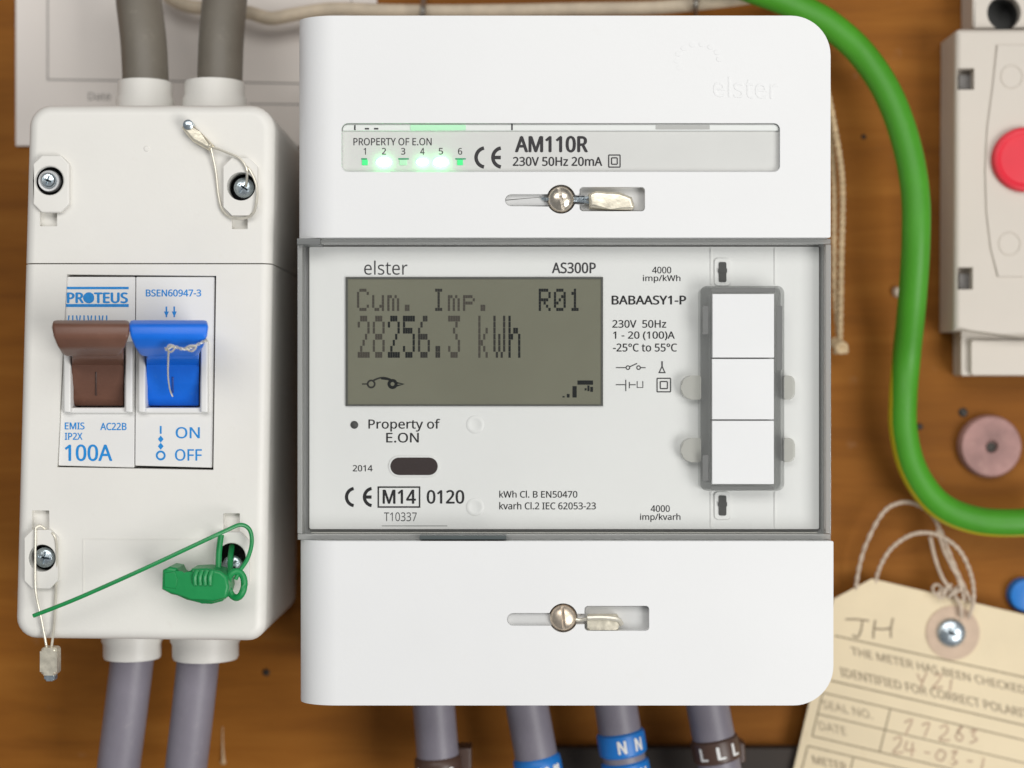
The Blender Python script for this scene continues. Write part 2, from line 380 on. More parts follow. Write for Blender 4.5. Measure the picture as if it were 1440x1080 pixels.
'C': (507, '323,517 280,513 241,502 206,482 178,456 155,423 139,383 129,337 125,286 131,220 147,164 175,117 213,83 262,62 322,55 359,57 394,62 427,69 460,78 460,15 427,5 393,-2 356,-7 312,-8 232,1 166,28 115,72 78,131 56,203 49,287 53,349 67,406 89,456 120,499 159,534 206,559 261,575 324,581 367,578 409,572 448,561 482,547 453,486 425,497 394,508 360,515', '36,38,37 36,39,38 35,39,36 35,40,39 35,41,40 34,41,35 34,45,41 45,44,41 44,43,41 43,42,41 33,1,34 1,0,34 0,45,34 33,2,1 33,3,2 32,3,33 32,4,3 31,4,32 31,5,4 31,6,5 30,6,31 30,7,6 29,7,30 29,8,7 28,8,29 28,9,8 28,10,9 27,10,28 27,11,10 26,11,27 26,12,11 26,13,12 17,19,18 25,13,26 16,19,17 25,14,13 15,19,16 14,19,15 25,19,14 24,19,25 24,20,19 24,21,20 23,21,24 23,22,21'),
'D': (585, '536,292 528,203 501,131 457,74 399,33 325,8 237,0 78,0 78,573 254,573 335,565 404,540 460,501 502,446 528,377 460,289 454,359 435,415 404,457 361,487 308,505 244,511 150,511 150,62 228,62 329,76 402,119 446,190', '7,22,8 22,9,8 22,10,9 22,11,10 22,21,11 21,12,11 7,23,22 20,12,21 19,12,20 19,13,12 18,13,19 17,13,18 17,14,13 16,14,17 16,0,14 15,0,16 15,1,0 27,1,15 27,2,1 26,2,27 26,3,2 25,3,26 24,3,25 24,4,3 7,24,23 7,4,24 7,5,4 7,6,5'),
'E': (446, '398,0 78,0 78,573 398,573 398,509 150,509 150,330 383,330 383,268 150,268 150,63 398,63', '1,5,2 5,3,2 5,4,3 1,6,5 1,9,6 9,7,6 9,8,7 1,10,9 1,11,10 1,0,11'),
'F': (416, '150,0 78,0 78,573 398,573 398,509 150,509 150,306 383,306 383,243 150,243', '1,5,2 5,3,2 5,4,3 1,6,5 1,9,6 9,7,6 9,8,7 1,0,9'),
'H': (594, '516,0 443,0 443,267 150,267 150,0 78,0 78,573 150,573 150,330 443,330 443,573 516,573', '5,7,6 5,8,7 9,11,10 9,0,11 5,3,8 3,9,8 3,2,9 2,0,9 5,4,3 1,0,2'),
'I': (272, '239,0 32,0 32,42 99,57 99,515 32,531 32,573 239,573 239,531 172,515 172,57 239,42', '5,7,6 5,8,7 4,8,5 4,9,8 3,9,4 3,10,9 2,10,3 2,11,10 1,11,2 1,0,11'),
'K': (496, '496,0 411,0 209,273 150,222 150,0 78,0 78,573 150,573 150,290 174,318 199,345 224,372 249,399 403,573 488,573 261,323', '5,7,6 5,8,7 12,14,13 12,15,14 11,15,12 10,15,11 9,15,10 9,0,15 8,2,9 2,0,9 5,3,8 3,2,8 1,0,2 5,4,3'),
'L': (420, '78,0 78,573 150,573 150,64 400,64 400,0', '0,2,1 0,3,2 0,4,3 0,5,4'),
'M': (727, '330,0 142,502 139,502 140,484 142,461 143,435 144,407 144,377 144,347 144,0 78,0 78,573 184,573 361,103 364,103 544,573 650,573 650,0 578,0 578,352 578,380 579,408 580,435 581,460 583,482 584,501 581,501 390,0', '10,2,11 2,12,11 2,1,12 1,13,12 14,26,15 26,16,15 26,25,16 25,17,16 10,3,2 0,13,1 14,27,26 24,17,25 10,4,3 23,17,24 10,5,4 22,17,23 10,6,5 21,17,22 20,17,21 10,7,6 19,17,20 10,8,7 18,17,19 10,9,8 0,14,13 0,27,14'),
'N': (609, '532,0 447,0 141,476 138,476 139,455 141,432 142,406 143,378 144,349 144,320 144,0 78,0 78,573 161,573 467,99 470,99 469,115 468,137 467,164 466,193 465,223 464,249 464,573 532,573', '11,3,12 3,13,12 3,2,13 2,14,13 21,23,22 21,0,23 11,4,3 1,14,2 11,5,4 11,6,5 11,7,6 11,8,7 11,9,8 11,10,9 20,0,21 19,0,20 18,0,19 17,0,18 16,0,17 15,0,16 1,15,14 1,0,15'),
'O': (626, '577,287 573,224 561,166 540,116 510,73 473,38 428,13 375,-3 314,-8 251,-3 196,13 151,39 114,73 85,116 65,167 53,224 49,288 56,370 78,442 114,500 166,545 232,572 314,581 393,572 459,545 510,501 547,442 570,370 125,287 130,220 145,163 171,117 207,83 255,62 314,55 373,62 420,83 456,117 481,163 496,220 501,287 490,384 456,457 398,503 314,518 255,511 207,490 171,457 145,411 130,354', '21,23,22 21,24,23 20,24,21 20,25,24 19,44,20 44,25,20 19,45,44 43,25,44 19,46,45 42,25,43 42,26,25 18,46,19 18,47,46 18,48,47 41,26,42 41,27,26 17,48,18 17,49,48 40,27,41 16,49,17 40,0,27 16,28,49 15,28,16 15,29,28 39,0,40 39,1,0 14,29,15 39,2,1 14,30,29 38,2,39 13,30,14 38,3,2 13,31,30 37,3,38 36,3,37 13,32,31 12,32,13 36,4,3 12,33,32 35,4,36 11,33,12 35,5,4 11,34,33 34,5,35 11,5,34 10,5,11 10,6,5 9,6,10 9,7,6 8,7,9'),
'P': (485, '229,573 326,562 393,528 431,475 444,404 441,370 433,336 417,306 395,278 364,255 324,238 275,227 216,223 150,223 150,0 78,0 78,573 223,511 150,511 150,285 208,285 258,288 298,296 330,311 352,334 365,363 370,401 361,449 334,484 289,504', '15,18,16 18,0,16 18,1,0 18,2,1 18,17,2 17,29,2 29,3,2 15,19,18 28,3,29 27,3,28 27,4,3 26,4,27 26,5,4 25,5,26 25,6,5 24,6,25 24,7,6 23,7,24 22,7,23 22,8,7 21,8,22 20,8,21 15,13,19 13,20,19 13,8,20 13,9,8 13,10,9 13,11,10 13,12,11 15,14,13'),
'R': (499, '236,573 301,568 353,555 393,532 422,500 439,460 444,410 440,368 427,334 408,306 385,285 358,269 330,257 487,0 403,0 264,237 150,237 150,0 78,0 78,573 232,510 150,510 150,298 236,298 296,304 338,325 362,359 370,407 366,440 355,467 336,486 310,500 275,507', '18,21,19 21,0,19 21,1,0 21,2,1 21,3,2 21,20,3 20,4,3 18,22,21 32,4,20 31,4,32 31,5,4 30,5,31 29,5,30 28,5,29 28,6,5 27,6,28 27,7,6 26,7,27 26,8,7 25,8,26 25,9,8 24,9,25 24,10,9 23,10,24 18,16,22 16,23,22 16,10,23 16,11,10 16,12,11 16,15,12 15,13,12 18,17,16 14,13,15'),
'S': (440, '403,153 396,106 378,66 348,35 307,11 257,-3 198,-8 167,-7 137,-5 109,-1 83,4 61,11 41,19 41,88 73,76 113,65 156,57 201,55 240,57 273,66 298,79 316,98 327,120 330,147 327,173 318,194 302,213 277,230 242,247 196,265 161,279 131,294 106,311 85,330 69,351 57,375 50,403 48,435 54,477 71,513 99,542 136,563 180,576 231,581 276,578 318,572 355,562 389,549 366,487 336,499 302,508 266,515 229,517 196,515 169,507 148,494 133,478 124,457 121,434 124,407 133,386 149,367 172,351 204,335 246,318 293,299 332,279 362,255 385,228 398,194', '42,44,43 42,45,44 41,45,42 41,46,45 40,46,41 40,47,46 40,51,47 51,50,47 50,49,47 49,48,47 39,52,40 52,51,40 39,53,52 39,54,53 38,54,39 38,55,54 38,56,55 38,57,56 37,57,38 37,58,57 36,58,37 36,59,58 36,60,59 35,60,36 35,61,60 34,61,35 34,62,61 34,63,62 33,63,34 33,64,63 32,64,33 32,65,64 31,65,32 31,66,65 30,66,31 29,66,30 29,67,66 28,67,29 28,68,67 27,68,28 26,68,27 26,69,68 25,69,26 25,0,69 24,0,25 23,0,24 23,1,0 22,1,23 21,1,22 21,2,1 20,2,21 12,14,13 19,2,20 12,15,14 19,3,2 18,3,19 12,16,15 17,3,18 12,17,16 12,3,17 12,4,3 11,4,12 11,5,4 10,5,11 9,5,10 8,5,9 8,6,5 7,6,8'),
'T': (446, '259,0 187,0 187,509 8,509 8,573 437,573 437,509 259,509', '3,5,4 3,6,5 2,6,3 1,7,2 7,6,2 1,0,7'),
'U': (586, '513,202 507,146 489,95 459,52 416,20 360,-1 290,-8 196,7 128,50 86,118 72,204 72,573 144,573 144,201 154,139 182,93 228,64 294,55 342,59 379,73 407,96 427,126 438,161 442,202 442,573 513,573', '10,12,11 10,13,12 23,25,24 23,0,25 9,13,10 22,0,23 22,1,0 9,14,13 21,1,22 21,2,1 9,15,14 20,2,21 8,15,9 19,2,20 19,3,2 8,16,15 18,3,19 8,17,16 17,3,18 8,3,17 8,4,3 7,4,8 7,5,4 6,5,7'),
'V': (481, '481,573 277,0 204,0 0,573 75,573 204,205 213,182 220,160 226,139 231,119 236,100 241,80 245,100 250,119 255,140 262,161 269,183 277,207 405,573', '2,4,3 2,5,4 17,0,18 17,1,0 16,1,17 2,6,5 15,1,16 2,7,6 14,1,15 2,8,7 13,1,14 2,9,8 12,1,13 2,10,9 11,1,12 2,11,10 2,1,11'),
'W': (746, '735,573 583,0 510,0 399,375 394,392 389,410 384,427 380,443 376,458 373,471 371,481 370,488 369,481 367,471 364,458 361,443 357,427 352,409 348,391 342,373 234,0 161,0 10,573 85,573 174,223 179,205 183,186 187,169 190,151 194,134 196,118 199,102 201,87 204,103 206,119 210,137 213,154 218,173 222,191 227,209 232,227 333,573 407,573 512,225 518,206 523,187 527,169 532,151 535,133 538,117 541,101 544,87 547,107 550,129 555,151 560,175 566,199 572,224 660,573', '21,23,22 21,24,23 40,42,41 40,11,42 11,43,42 57,0,58 57,1,0 40,12,11 10,43,11 40,13,12 9,43,10 40,14,13 8,43,9 40,15,14 7,43,8 40,16,15 6,43,7 5,43,6 40,17,16 4,43,5 40,18,17 3,43,4 40,19,18 2,43,3 40,20,19 39,20,40 2,44,43 56,1,57 21,25,24 38,20,39 2,45,44 21,26,25 55,1,56 37,20,38 2,46,45 21,27,26 54,1,55 36,20,37 2,47,46 21,28,27 35,20,36 53,1,54 21,29,28 2,48,47 34,20,35 21,30,29 2,49,48 52,1,53 33,20,34 21,31,30 2,50,49 51,1,52 32,20,33 21,32,31 2,51,50 21,20,32 2,1,51'),
'X': (470, '467,0 385,0 233,249 79,0 3,0 193,298 15,573 95,573 236,348 377,573 453,573 276,300', '5,7,6 5,8,7 8,10,9 8,11,10 5,11,8 5,0,11 4,2,5 2,0,5 4,3,2 1,0,2'),
'Y': (454, '227,291 376,573 454,573 263,222 263,0 191,0 191,219 0,573 79,573', '6,8,7 6,0,8 0,2,1 0,3,2 6,3,0 6,4,3 5,4,6'),
'a': (450, '231,437 299,428 347,403 376,358 385,293 385,0 334,0 320,61 317,61 298,40 279,22 258,9 234,-1 206,-6 172,-8 136,-5 103,6 75,23 55,48 41,80 37,119 50,176 87,219 152,245 243,257 316,259 316,285 310,330 293,359 265,375 227,380 194,378 163,370 133,359 106,347 84,400 115,414 151,426 190,434 252,208 184,200 141,182 118,155 110,119 115,87 132,66 157,53 188,49 238,56 279,79 306,117 315,172 315,210', '38,1,0 37,1,38 37,2,1 36,2,37 35,2,36 35,29,2 29,3,2 34,33,35 33,32,35 32,31,35 31,30,35 30,29,35 28,3,29 27,3,28 27,4,3 26,4,27 26,5,4 25,5,26 24,52,25 52,5,25 23,52,24 22,52,23 21,40,22 40,39,22 39,52,22 51,5,52 21,41,40 21,42,41 20,42,21 50,5,51 20,43,42 19,43,20 19,44,43 49,7,50 7,5,50 19,45,44 18,45,19 48,8,49 8,7,49 18,46,45 48,9,8 6,5,7 47,9,48 18,47,46 18,9,47 17,9,18 17,10,9 16,10,17 16,11,10 16,12,11 15,12,16 15,13,12 14,13,15'),
'e': (452, '234,438 286,432 329,414 364,385 390,346 406,299 411,244 411,201 117,201 127,137 154,90 197,62 254,52 293,54 327,60 359,69 392,82 392,20 359,8 327,-1 292,-6 251,-8 194,-2 143,17 101,48 70,91 51,146 44,212 50,277 68,333 96,378 134,411 181,431 233,380 188,372 154,348 130,309 119,257 338,257 335,292 326,322 312,346 292,364 266,376', '32,1,0 32,2,1 31,2,32 31,3,2 30,3,31 30,33,3 33,43,3 43,4,3 30,34,33 29,34,30 42,4,43 29,35,34 41,4,42 29,36,35 41,5,4 40,5,41 28,36,29 39,5,40 28,37,36 39,6,5 38,6,39 27,37,28 27,38,37 27,6,38 27,7,6 26,8,27 8,7,27 26,9,8 25,9,26 25,10,9 24,10,25 24,11,10 15,17,16 14,17,15 24,12,11 13,17,14 12,17,13 24,17,12 23,17,24 23,18,17 22,18,23 22,19,18 22,20,19 21,20,22'),
'f': (276, '266,375 158,375 158,0 87,0 87,375 12,375 12,408 87,432 87,457 92,507 104,547 124,577 152,597 186,609 227,613 252,612 274,609 294,604 310,599 292,544 278,548 262,552 245,555 228,556 197,550 175,532 162,502 158,458 158,430 266,430', '13,15,14 13,16,15 12,16,13 12,17,16 12,18,17 12,19,18 11,21,12 21,20,12 20,19,12 10,23,11 23,22,11 22,21,11 10,24,23 10,25,24 9,25,10 9,26,25 8,26,9 8,27,26 8,28,27 7,28,8 6,28,7 6,29,28 6,0,29 5,0,6 4,0,5 3,1,4 1,0,4 3,2,1'),
'h': (496, '139,431 138,415 138,399 136,384 135,370 140,370 155,391 174,407 196,420 221,429 247,435 273,437 321,433 360,421 391,400 413,370 426,330 431,280 431,0 361,0 361,275 355,321 338,353 308,372 265,379 222,374 189,360 166,338 150,308 142,269 139,222 139,0 68,0 68,609 139,609', '32,34,33 32,0,34 10,12,11 9,12,10 9,13,12 32,1,0 8,13,9 8,14,13 7,14,8 32,2,1 6,14,7 6,15,14 32,3,2 5,24,6 24,15,6 32,4,3 5,25,24 23,15,24 5,26,25 22,15,23 32,5,4 32,28,5 28,27,5 27,26,5 22,16,15 21,16,22 21,17,16 20,17,21 32,29,28 20,18,17 19,18,20 32,30,29 32,31,30'),
'i': (207, '104,591 119,588 133,580 142,566 145,546 142,526 133,512 119,504 104,501 88,504 75,512 66,526 63,546 66,566 75,580 88,588 139,430 139,0 68,0 68,430', '18,16,19 18,17,16 15,1,0 14,1,15 14,2,1 13,2,14 13,3,2 12,3,13 12,4,3 11,4,12 11,5,4 10,5,11 10,6,5 9,6,10 9,7,6 8,7,9'),
'k': (428, '138,291 138,276 137,257 136,238 135,221 138,221 144,229 152,240 162,252 172,264 181,276 189,285 326,430 409,430 235,246 421,0 336,0 187,200 138,158 138,0 68,0 68,609 138,609', '20,22,21 20,0,22 11,13,12 11,14,13 20,1,0 10,14,11 20,2,1 9,14,10 8,14,9 20,3,2 7,14,8 7,15,14 6,17,7 17,15,7 20,4,3 5,17,6 20,5,4 20,18,5 18,17,5 16,15,17 20,19,18'),
'l': (207, '139,0 68,0 68,609 139,609', '1,3,2 1,0,3'),
'm': (750, '540,438 603,429 649,401 676,352 685,280 685,0 615,0 615,277 610,321 594,353 567,372 528,379 474,369 438,342 418,298 411,237 411,0 342,0 342,277 339,308 332,333 320,353 303,367 281,376 253,379 215,374 185,360 164,338 150,308 141,269 139,223 139,0 68,0 68,430 125,430 136,371 140,371 155,392 173,409 194,422 217,431 241,436 266,438 312,433 349,420 378,398 398,366 402,366 427,398 461,420 499,433', '41,43,42 50,1,0 40,43,41 40,44,43 49,1,50 39,44,40 32,34,33 32,35,34 49,2,1 38,44,39 38,45,44 48,2,49 37,45,38 48,10,2 10,3,2 37,46,45 47,11,48 11,10,48 36,24,37 24,46,37 36,25,24 23,46,24 47,12,11 22,46,23 36,26,25 9,3,10 32,36,35 32,28,36 28,27,36 27,26,36 47,13,12 21,46,22 21,47,46 21,13,47 20,13,21 8,3,9 8,4,3 20,14,13 19,14,20 7,4,8 32,29,28 18,14,19 18,15,14 7,5,4 17,15,18 6,5,7 32,30,29 17,16,15 32,31,30'),
'o': (485, '442,216 438,165 428,121 411,82 388,51 359,25 324,7 285,-4 241,-8 200,-4 163,7 129,25 100,51 77,82 59,121 48,165 44,216 50,282 68,336 97,380 137,412 186,431 244,438 299,431 347,412 387,380 417,336 436,282 117,216 120,169 130,128 147,95 172,71 203,56 243,51 282,56 314,71 339,95 356,128 366,169 369,216 365,263 355,303 338,335 314,359 282,374 242,379 185,368 147,335 124,284', '21,23,22 20,23,21 20,24,23 19,24,20 19,25,24 18,47,19 47,46,19 46,25,19 46,45,25 45,26,25 44,26,45 18,48,47 43,26,44 17,48,18 43,27,26 17,49,48 42,27,43 41,27,42 17,28,49 16,28,17 41,0,27 40,0,41 15,28,16 15,29,28 39,0,40 39,1,0 15,30,29 38,1,39 14,30,15 38,2,1 14,31,30 37,2,38 13,31,14 37,3,2 13,32,31 36,3,37 12,32,13 36,4,3 12,33,32 35,4,36 12,34,33 34,4,35 11,34,12 11,4,34 11,5,4 10,5,11 10,6,5 9,6,10 9,7,6 8,7,9'),
'p': (493, '273,438 344,424 401,383 437,313 449,216 444,148 427,93 401,49 365,17 322,-2 272,-8 241,-6 213,1 190,11 170,24 153,38 139,55 134,55 136,39 137,20 138,1 139,-16 139,-192 68,-192 68,430 126,430 136,371 139,371 153,389 170,405 189,419 213,429 240,436 260,379 221,374 190,362 167,342 152,313 142,275 139,229 139,216 142,167 150,126 165,93 188,70 220,55 261,51 297,56 326,72 348,98 364,131 373,171 376,217 369,283 348,334 311,367', '32,1,0 31,1,32 23,25,24 23,26,25 30,1,31 30,2,1 29,2,30 28,2,29 27,33,28 33,2,28 33,55,2 55,3,2 27,34,33 27,35,34 23,27,26 23,38,27 38,37,27 37,36,27 36,35,27 54,3,55 53,3,54 53,4,3 52,4,53 23,39,38 23,40,39 51,4,52 23,41,40 51,5,4 50,5,51 23,42,41 50,6,5 49,6,50 23,17,42 17,43,42 48,6,49 17,44,43 48,7,6 47,7,48 17,45,44 46,7,47 17,16,45 16,46,45 23,18,17 15,46,16 15,7,46 15,8,7 23,19,18 14,8,15 13,8,14 23,20,19 13,9,8 12,9,13 11,9,12 23,21,20 11,10,9 23,22,21'),
'r': (331, '269,438 281,438 295,437 308,435 319,433 310,368 299,370 287,372 275,373 264,374 240,371 217,363 195,351 176,334 161,313 149,289 141,261 139,229 139,0 68,0 68,430 126,430 134,351 137,351 152,374 170,395 191,413 214,426 240,435', '28,1,0 28,2,1 28,3,2 28,4,3 27,4,28 27,5,4 19,21,20 19,22,21 26,5,27 25,6,26 6,5,26 24,9,25 9,8,25 8,7,25 7,6,25 23,10,24 10,9,24 23,11,10 23,12,11 19,23,22 19,15,23 15,14,23 14,13,23 13,12,23 19,16,15 19,17,16 19,18,17'),
's': (384, '348,119 343,80 327,49 302,24 268,6 226,-4 176,-8 135,-6 99,-1 68,8 42,19 42,83 70,71 104,60 141,52 178,49 224,53 256,66 274,86 280,112 278,128 271,141 259,154 239,167 212,180 174,196 135,212 103,228 76,245 57,266 45,292 41,324 52,372 85,408 137,430 202,438 240,436 275,430 308,421 339,409 315,353 287,363 258,372 228,378 197,380 159,377 131,366 114,350 108,328 111,312 119,298 133,286 154,274 182,261 219,246 257,231 289,215 314,197 333,176 344,150', '34,36,35 34,37,36 33,37,34 33,38,37 33,39,38 33,42,39 42,41,39 41,40,39 32,44,33 44,43,33 43,42,33 32,45,44 32,46,45 31,46,32 31,47,46 31,48,47 31,49,48 30,49,31 30,50,49 30,51,50 29,51,30 29,52,51 29,53,52 28,53,29 28,54,53 28,55,54 27,55,28 27,56,55 26,56,27 26,57,56 25,57,26 25,58,57 24,58,25 23,58,24 23,59,58 22,59,23 21,59,22 21,0,59 20,0,21 19,0,20 19,1,0 18,1,19 17,1,18 10,12,11 17,2,1 10,13,12 16,2,17 10,14,13 15,2,16 10,15,14 10,2,15 10,3,2 10,4,3 9,4,10 8,4,9 8,5,4 7,5,8 7,6,5'),
't': (289, '212,50 228,50 245,53 260,55 272,59 272,5 258,0 240,-4 219,-7 200,-8 167,-5 138,4 112,20 91,44 78,79 74,125 74,375 13,375 13,409 75,437 103,528 144,528 144,430 269,430 269,375 144,375 144,127 149,93 163,69 185,54', '19,21,20 19,22,21 18,22,19 18,23,22 18,24,23 17,24,18 16,24,17 15,25,16 25,24,16 15,26,25 15,27,26 14,27,15 14,28,27 13,28,14 13,29,28 3,5,4 2,5,3 13,0,29 1,5,2 0,5,1 13,5,0 12,5,13 11,5,12 11,6,5 10,6,11 10,7,6 10,8,7 9,8,10'),
'v': (407, '163,0 0,430 75,430 167,176 173,158 180,137 187,116 193,96 198,78 201,63 204,63 208,78 214,96 220,117 227,138 234,158 241,176 332,430 407,430 244,0', '0,2,1 0,3,2 16,18,17 16,19,18 0,4,3 15,19,16 14,19,15 0,5,4 13,19,14 0,6,5 12,19,13 0,7,6 11,19,12 0,8,7 10,19,11 0,9,8 0,10,9 0,19,10'),
'y': (409, '1,430 76,430 169,185 177,164 184,144 191,124 196,105 201,86 205,68 209,68 215,91 224,121 234,153 245,186 333,430 409,430 224,-59 207,-97 188,-130 165,-156 138,-176 106,-188 67,-192 49,-192 34,-190 20,-188 9,-186 9,-130 19,-132 30,-133 43,-134 56,-135 79,-132 99,-126 116,-114 130,-99 142,-80 152,-59 174,-2', '38,1,0 38,2,1 13,15,14 13,16,15 12,16,13 38,3,2 38,4,3 11,16,12 38,5,4 38,6,5 10,16,11 38,7,6 9,16,10 38,8,7 38,9,8 38,16,9 37,16,38 36,16,37 36,17,16 35,17,36 35,18,17 34,18,35 33,18,34 32,18,33 32,19,18 26,28,27 26,29,28 31,19,32 26,30,29 26,31,30 26,19,31 26,20,19 26,21,20 25,21,26 24,21,25 24,22,21 23,22,24'),
'z': (377, '346,0 31,0 31,47 262,375 45,375 45,430 340,430 340,377 112,55 346,55', '4,6,5 4,7,6 4,3,7 3,8,7 2,8,3 2,9,8 2,0,9 1,0,2'),
'°': (343, '172,334 136,338 105,350 79,369 60,393 48,423 44,457 48,492 60,522 79,546 104,565 135,577 172,581 207,577 238,565 264,546 283,522 295,492 299,457 295,423 283,393 264,369 238,350 207,338 172,382 206,387 229,403 242,427 247,457 242,489 228,513 205,529 172,534 138,529 115,513 101,489 96,457 101,427 115,403 138,387', '11,13,12 10,13,11 10,14,13 9,14,10 9,15,14 8,15,9 8,32,15 32,16,15 8,33,32 31,16,32 8,34,33 30,16,31 7,34,8 30,17,16 7,35,34 29,17,30 29,18,17 6,35,7 28,18,29 6,36,35 5,36,6 5,37,36 27,18,28 27,19,18 5,38,37 26,19,27 4,38,5 26,20,19 4,39,38 25,20,26 3,39,4 25,21,20 3,24,39 24,21,25 3,21,24 2,21,3 2,22,21 1,22,2 1,23,22 0,23,1'),
}
GLYPHS = {c: (a, [tuple(map(int, p.split(","))) for p in v.split()], [tuple(map(int, p.split(","))) for p in f.split()]) for c, (a, v, f) in GLYPHS.items()}

def glyphs(s, bold=0.0, spacing=1.0):
    """triangles of a line of text scaled to the unit box; bold lays shifted copies over each other"""
    vs, fs = [], []
    offs = [(0, 0)] if bold <= 0 else [(-bold * 1300, 0), (bold * 1300, 0), (0, bold * 700), (0, -bold * 700)]
    for k, (ox, oy) in enumerate(offs):
        pen = 0
        for c in s:
            if c == ' ': pen += GLYPH_SPACE * spacing; continue
            a, v, f = GLYPHS[c]
            b = len(vs)
            vs += [(pen + x + ox, y + oy, k * 0.004) for x, y in v]
            fs += [tuple(b + i for i in t) for t in f]
            pen += a * spacing
    x0, x1 = min(v[0] for v in vs), max(v[0] for v in vs); y0, y1 = min(v[1] for v in vs), max(v[1] for v in vs)
    return [((x - x0) / max(1e-6, x1 - x0), (y - y0) / max(1e-6, y1 - y0), z) for x, y, z in vs], fs

def txt(s, x0, y0, x1, y1, d, m, parent, bold=0.0, raise_mm=0.0, name="lettering", slope=0.0, spacing=1.0, skew=0.0):
    """lettering fitted to the px box; slope = px drop per px of run"""
    vs, fs = glyphs(s, 0 if raise_mm else bold, spacing)
    bm = bmesh.new()
    bv = []
    for u, v, z in vs:
        X = x0 + u * (x1 - x0) + skew * (v * (y1 - y0)); Y = y1 - v * (y1 - y0) + slope * u * (x1 - x0)
        p = P(X, Y, d + z)
        bv.append(bm.verts.new(p))
    for f in fs:
        try: bm.faces.new([bv[i] for i in f])
        except ValueError: pass
    if raise_mm:
        g = bmesh.ops.extrude_face_region(bm, geom=list(bm.faces))
        for v in g["geom"]:
            if isinstance(v, bmesh.types.BMVert): v.co.y -= raise_mm
    return mk(name, bm, m, parent, smooth=None, fix=bool(raise_mm))

def evalmesh(o, mods):
    dg = bpy.context.evaluated_depsgraph_get(); dg.update()
    me = bpy.data.meshes.new_from_object(o.evaluated_get(dg), preserve_all_data_layers=True, depsgraph=dg)
    old = o.data; o.modifiers.clear(); o.data = me; bpy.data.meshes.remove(old)

def carve(o, cutters, bevel=0.0, seg=3):
    """boolean-cut the listed bmeshes (mm, world) out of o, then soften the edges"""
    tmp = []
    if cutters:
        bm = bmesh.new()
        for c in cutters:
            bmesh.ops.recalc_face_normals(c, faces=c.faces)
            m2 = bpy.data.meshes.new("c"); c.to_mesh(m2); c.free(); bm.from_mesh(m2); bpy.data.meshes.remove(m2)
        ct = mk("cutter", bm, None, None, smooth=None)
        tmp.append(ct)
        md = o.modifiers.new("b", 'BOOLEAN'); md.operation = 'DIFFERENCE'; md.object = ct; md.solver = 'EXACT'
        md.use_self = True
    if bevel:
        bv = o.modifiers.new("v", 'BEVEL'); bv.width = bevel * MM; bv.segments = seg; bv.limit_method = 'ANGLE'; bv.angle_limit = R(40)
    evalmesh(o, None)
    for t in tmp: bpy.data.objects.remove(t)
    for p in o.data.polygons: p.use_smooth = True
    o.data.set_sharp_from_angle(angle=R(40))
    weigh(o)
    return o

# ------------------------------------------------------------------ materials
M_white = mat("meter_white", (0.765, 0.765, 0.76), 0.42, var=0.015, vscale=22, bump=0.08, bscale=1500, dirt=(0.60, 0.57, 0.50), dirt_amt=0.10)
M_cream = mat("isolator_cream", (0.765, 0.745, 0.695), 0.45, var=0.03, vscale=30, bump=0.10, bscale=1200, dirt=(0.42, 0.36, 0.27), dirt_amt=0.16)
M_module = mat("module_white", (0.765, 0.755, 0.73), 0.38, var=0.015, vscale=50)
M_grey = mat("box_grey", (0.60, 0.545, 0.475), 0.5, var=0.03, vscale=30, bump=0.1, bscale=1200, dirt=(0.33, 0.28, 0.22), dirt_amt=0.15)
M_plate = mat("plate_white", (0.765, 0.765, 0.745), 0.5, var=0.02, vscale=18)
M_label = mat("label_grey", (0.60, 0.60, 0.575), 0.42, var=0.03, vscale=40)
M_slot = mat("slot_grey", (0.55, 0.55, 0.54), 0.5)
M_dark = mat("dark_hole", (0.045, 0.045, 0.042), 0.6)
M_ink = mat("ink_black", (0.014, 0.013, 0.014), 0.6, spec=0.15, var=0.3, vscale=2500)
M_inkg = mat("ink_grey", (0.045, 0.043, 0.045), 0.6, spec=0.15, var=0.3, vscale=2500)
M_inkl = mat("ink_faint", (0.36, 0.36, 0.35), 0.6)
M_blueink = mat("ink_blue", (0.002, 0.235, 0.62), 0.5, var=0.15, vscale=1500)
M_lcd = mat("lcd_glass", (0.180, 0.177, 0.126), 0.25, var=0.10, vscale=14, spec=0.35)
M_lcd1 = mat("lcd_faint", (0.060, 0.052, 0.040), 0.4, spec=0.08)
M_lcd2 = mat("lcd_mid", (0.026, 0.024, 0.019), 0.4, spec=0.08)
M_lcd3 = mat("lcd_dark", (0.005, 0.006, 0.005), 0.4, spec=0.08)
M_lcdedge = mat("lcd_edge", (0.06, 0.06, 0.05), 0.5)
M_btn = mat("button_white", (0.80, 0.80, 0.80), 0.45, var=0.01, vscale=60)
M_pill = mat("optical_window", (0.035, 0.022, 0.020), 0.12)
M_brown = mat("lever_brown", (0.155, 0.070, 0.045), 0.42, var=0.10, vscale=120, bump=0.2, bscale=2000, dirt=(0.26, 0.17, 0.13), dirt_amt=0.35)
M_blue = mat("lever_blue", (0.002, 0.155, 0.74), 0.40, var=0.06, vscale=120, bump=0.2, bscale=2000, dirt=(0.06, 0.24, 0.66), dirt_amt=0.4)
M_steel = mat("zinc_steel", (0.55, 0.62, 0.66), 0.28, metal=1.0, var=0.15, vscale=700, bump=0.25, bscale=1500)
M_nickel = mat("nickel_screw", (0.72, 0.64, 0.53), 0.27, metal=1.0, var=0.2, vscale=500, bump=0.3, bscale=900)
M_copper = mat("brassy_screw", (0.76, 0.64, 0.51), 0.38, metal=1.0, var=0.2, vscale=500, bump=0.3, bscale=900)
M_ferrule = mat("ferrule_metal", (0.80, 0.74, 0.60), 0.36, metal=0.75, var=0.18, vscale=500, bump=0.4, bscale=700)
M_wire = mat("seal_wire", (0.72, 0.68, 0.58), 0.38, metal=0.55, var=0.1, vscale=600)
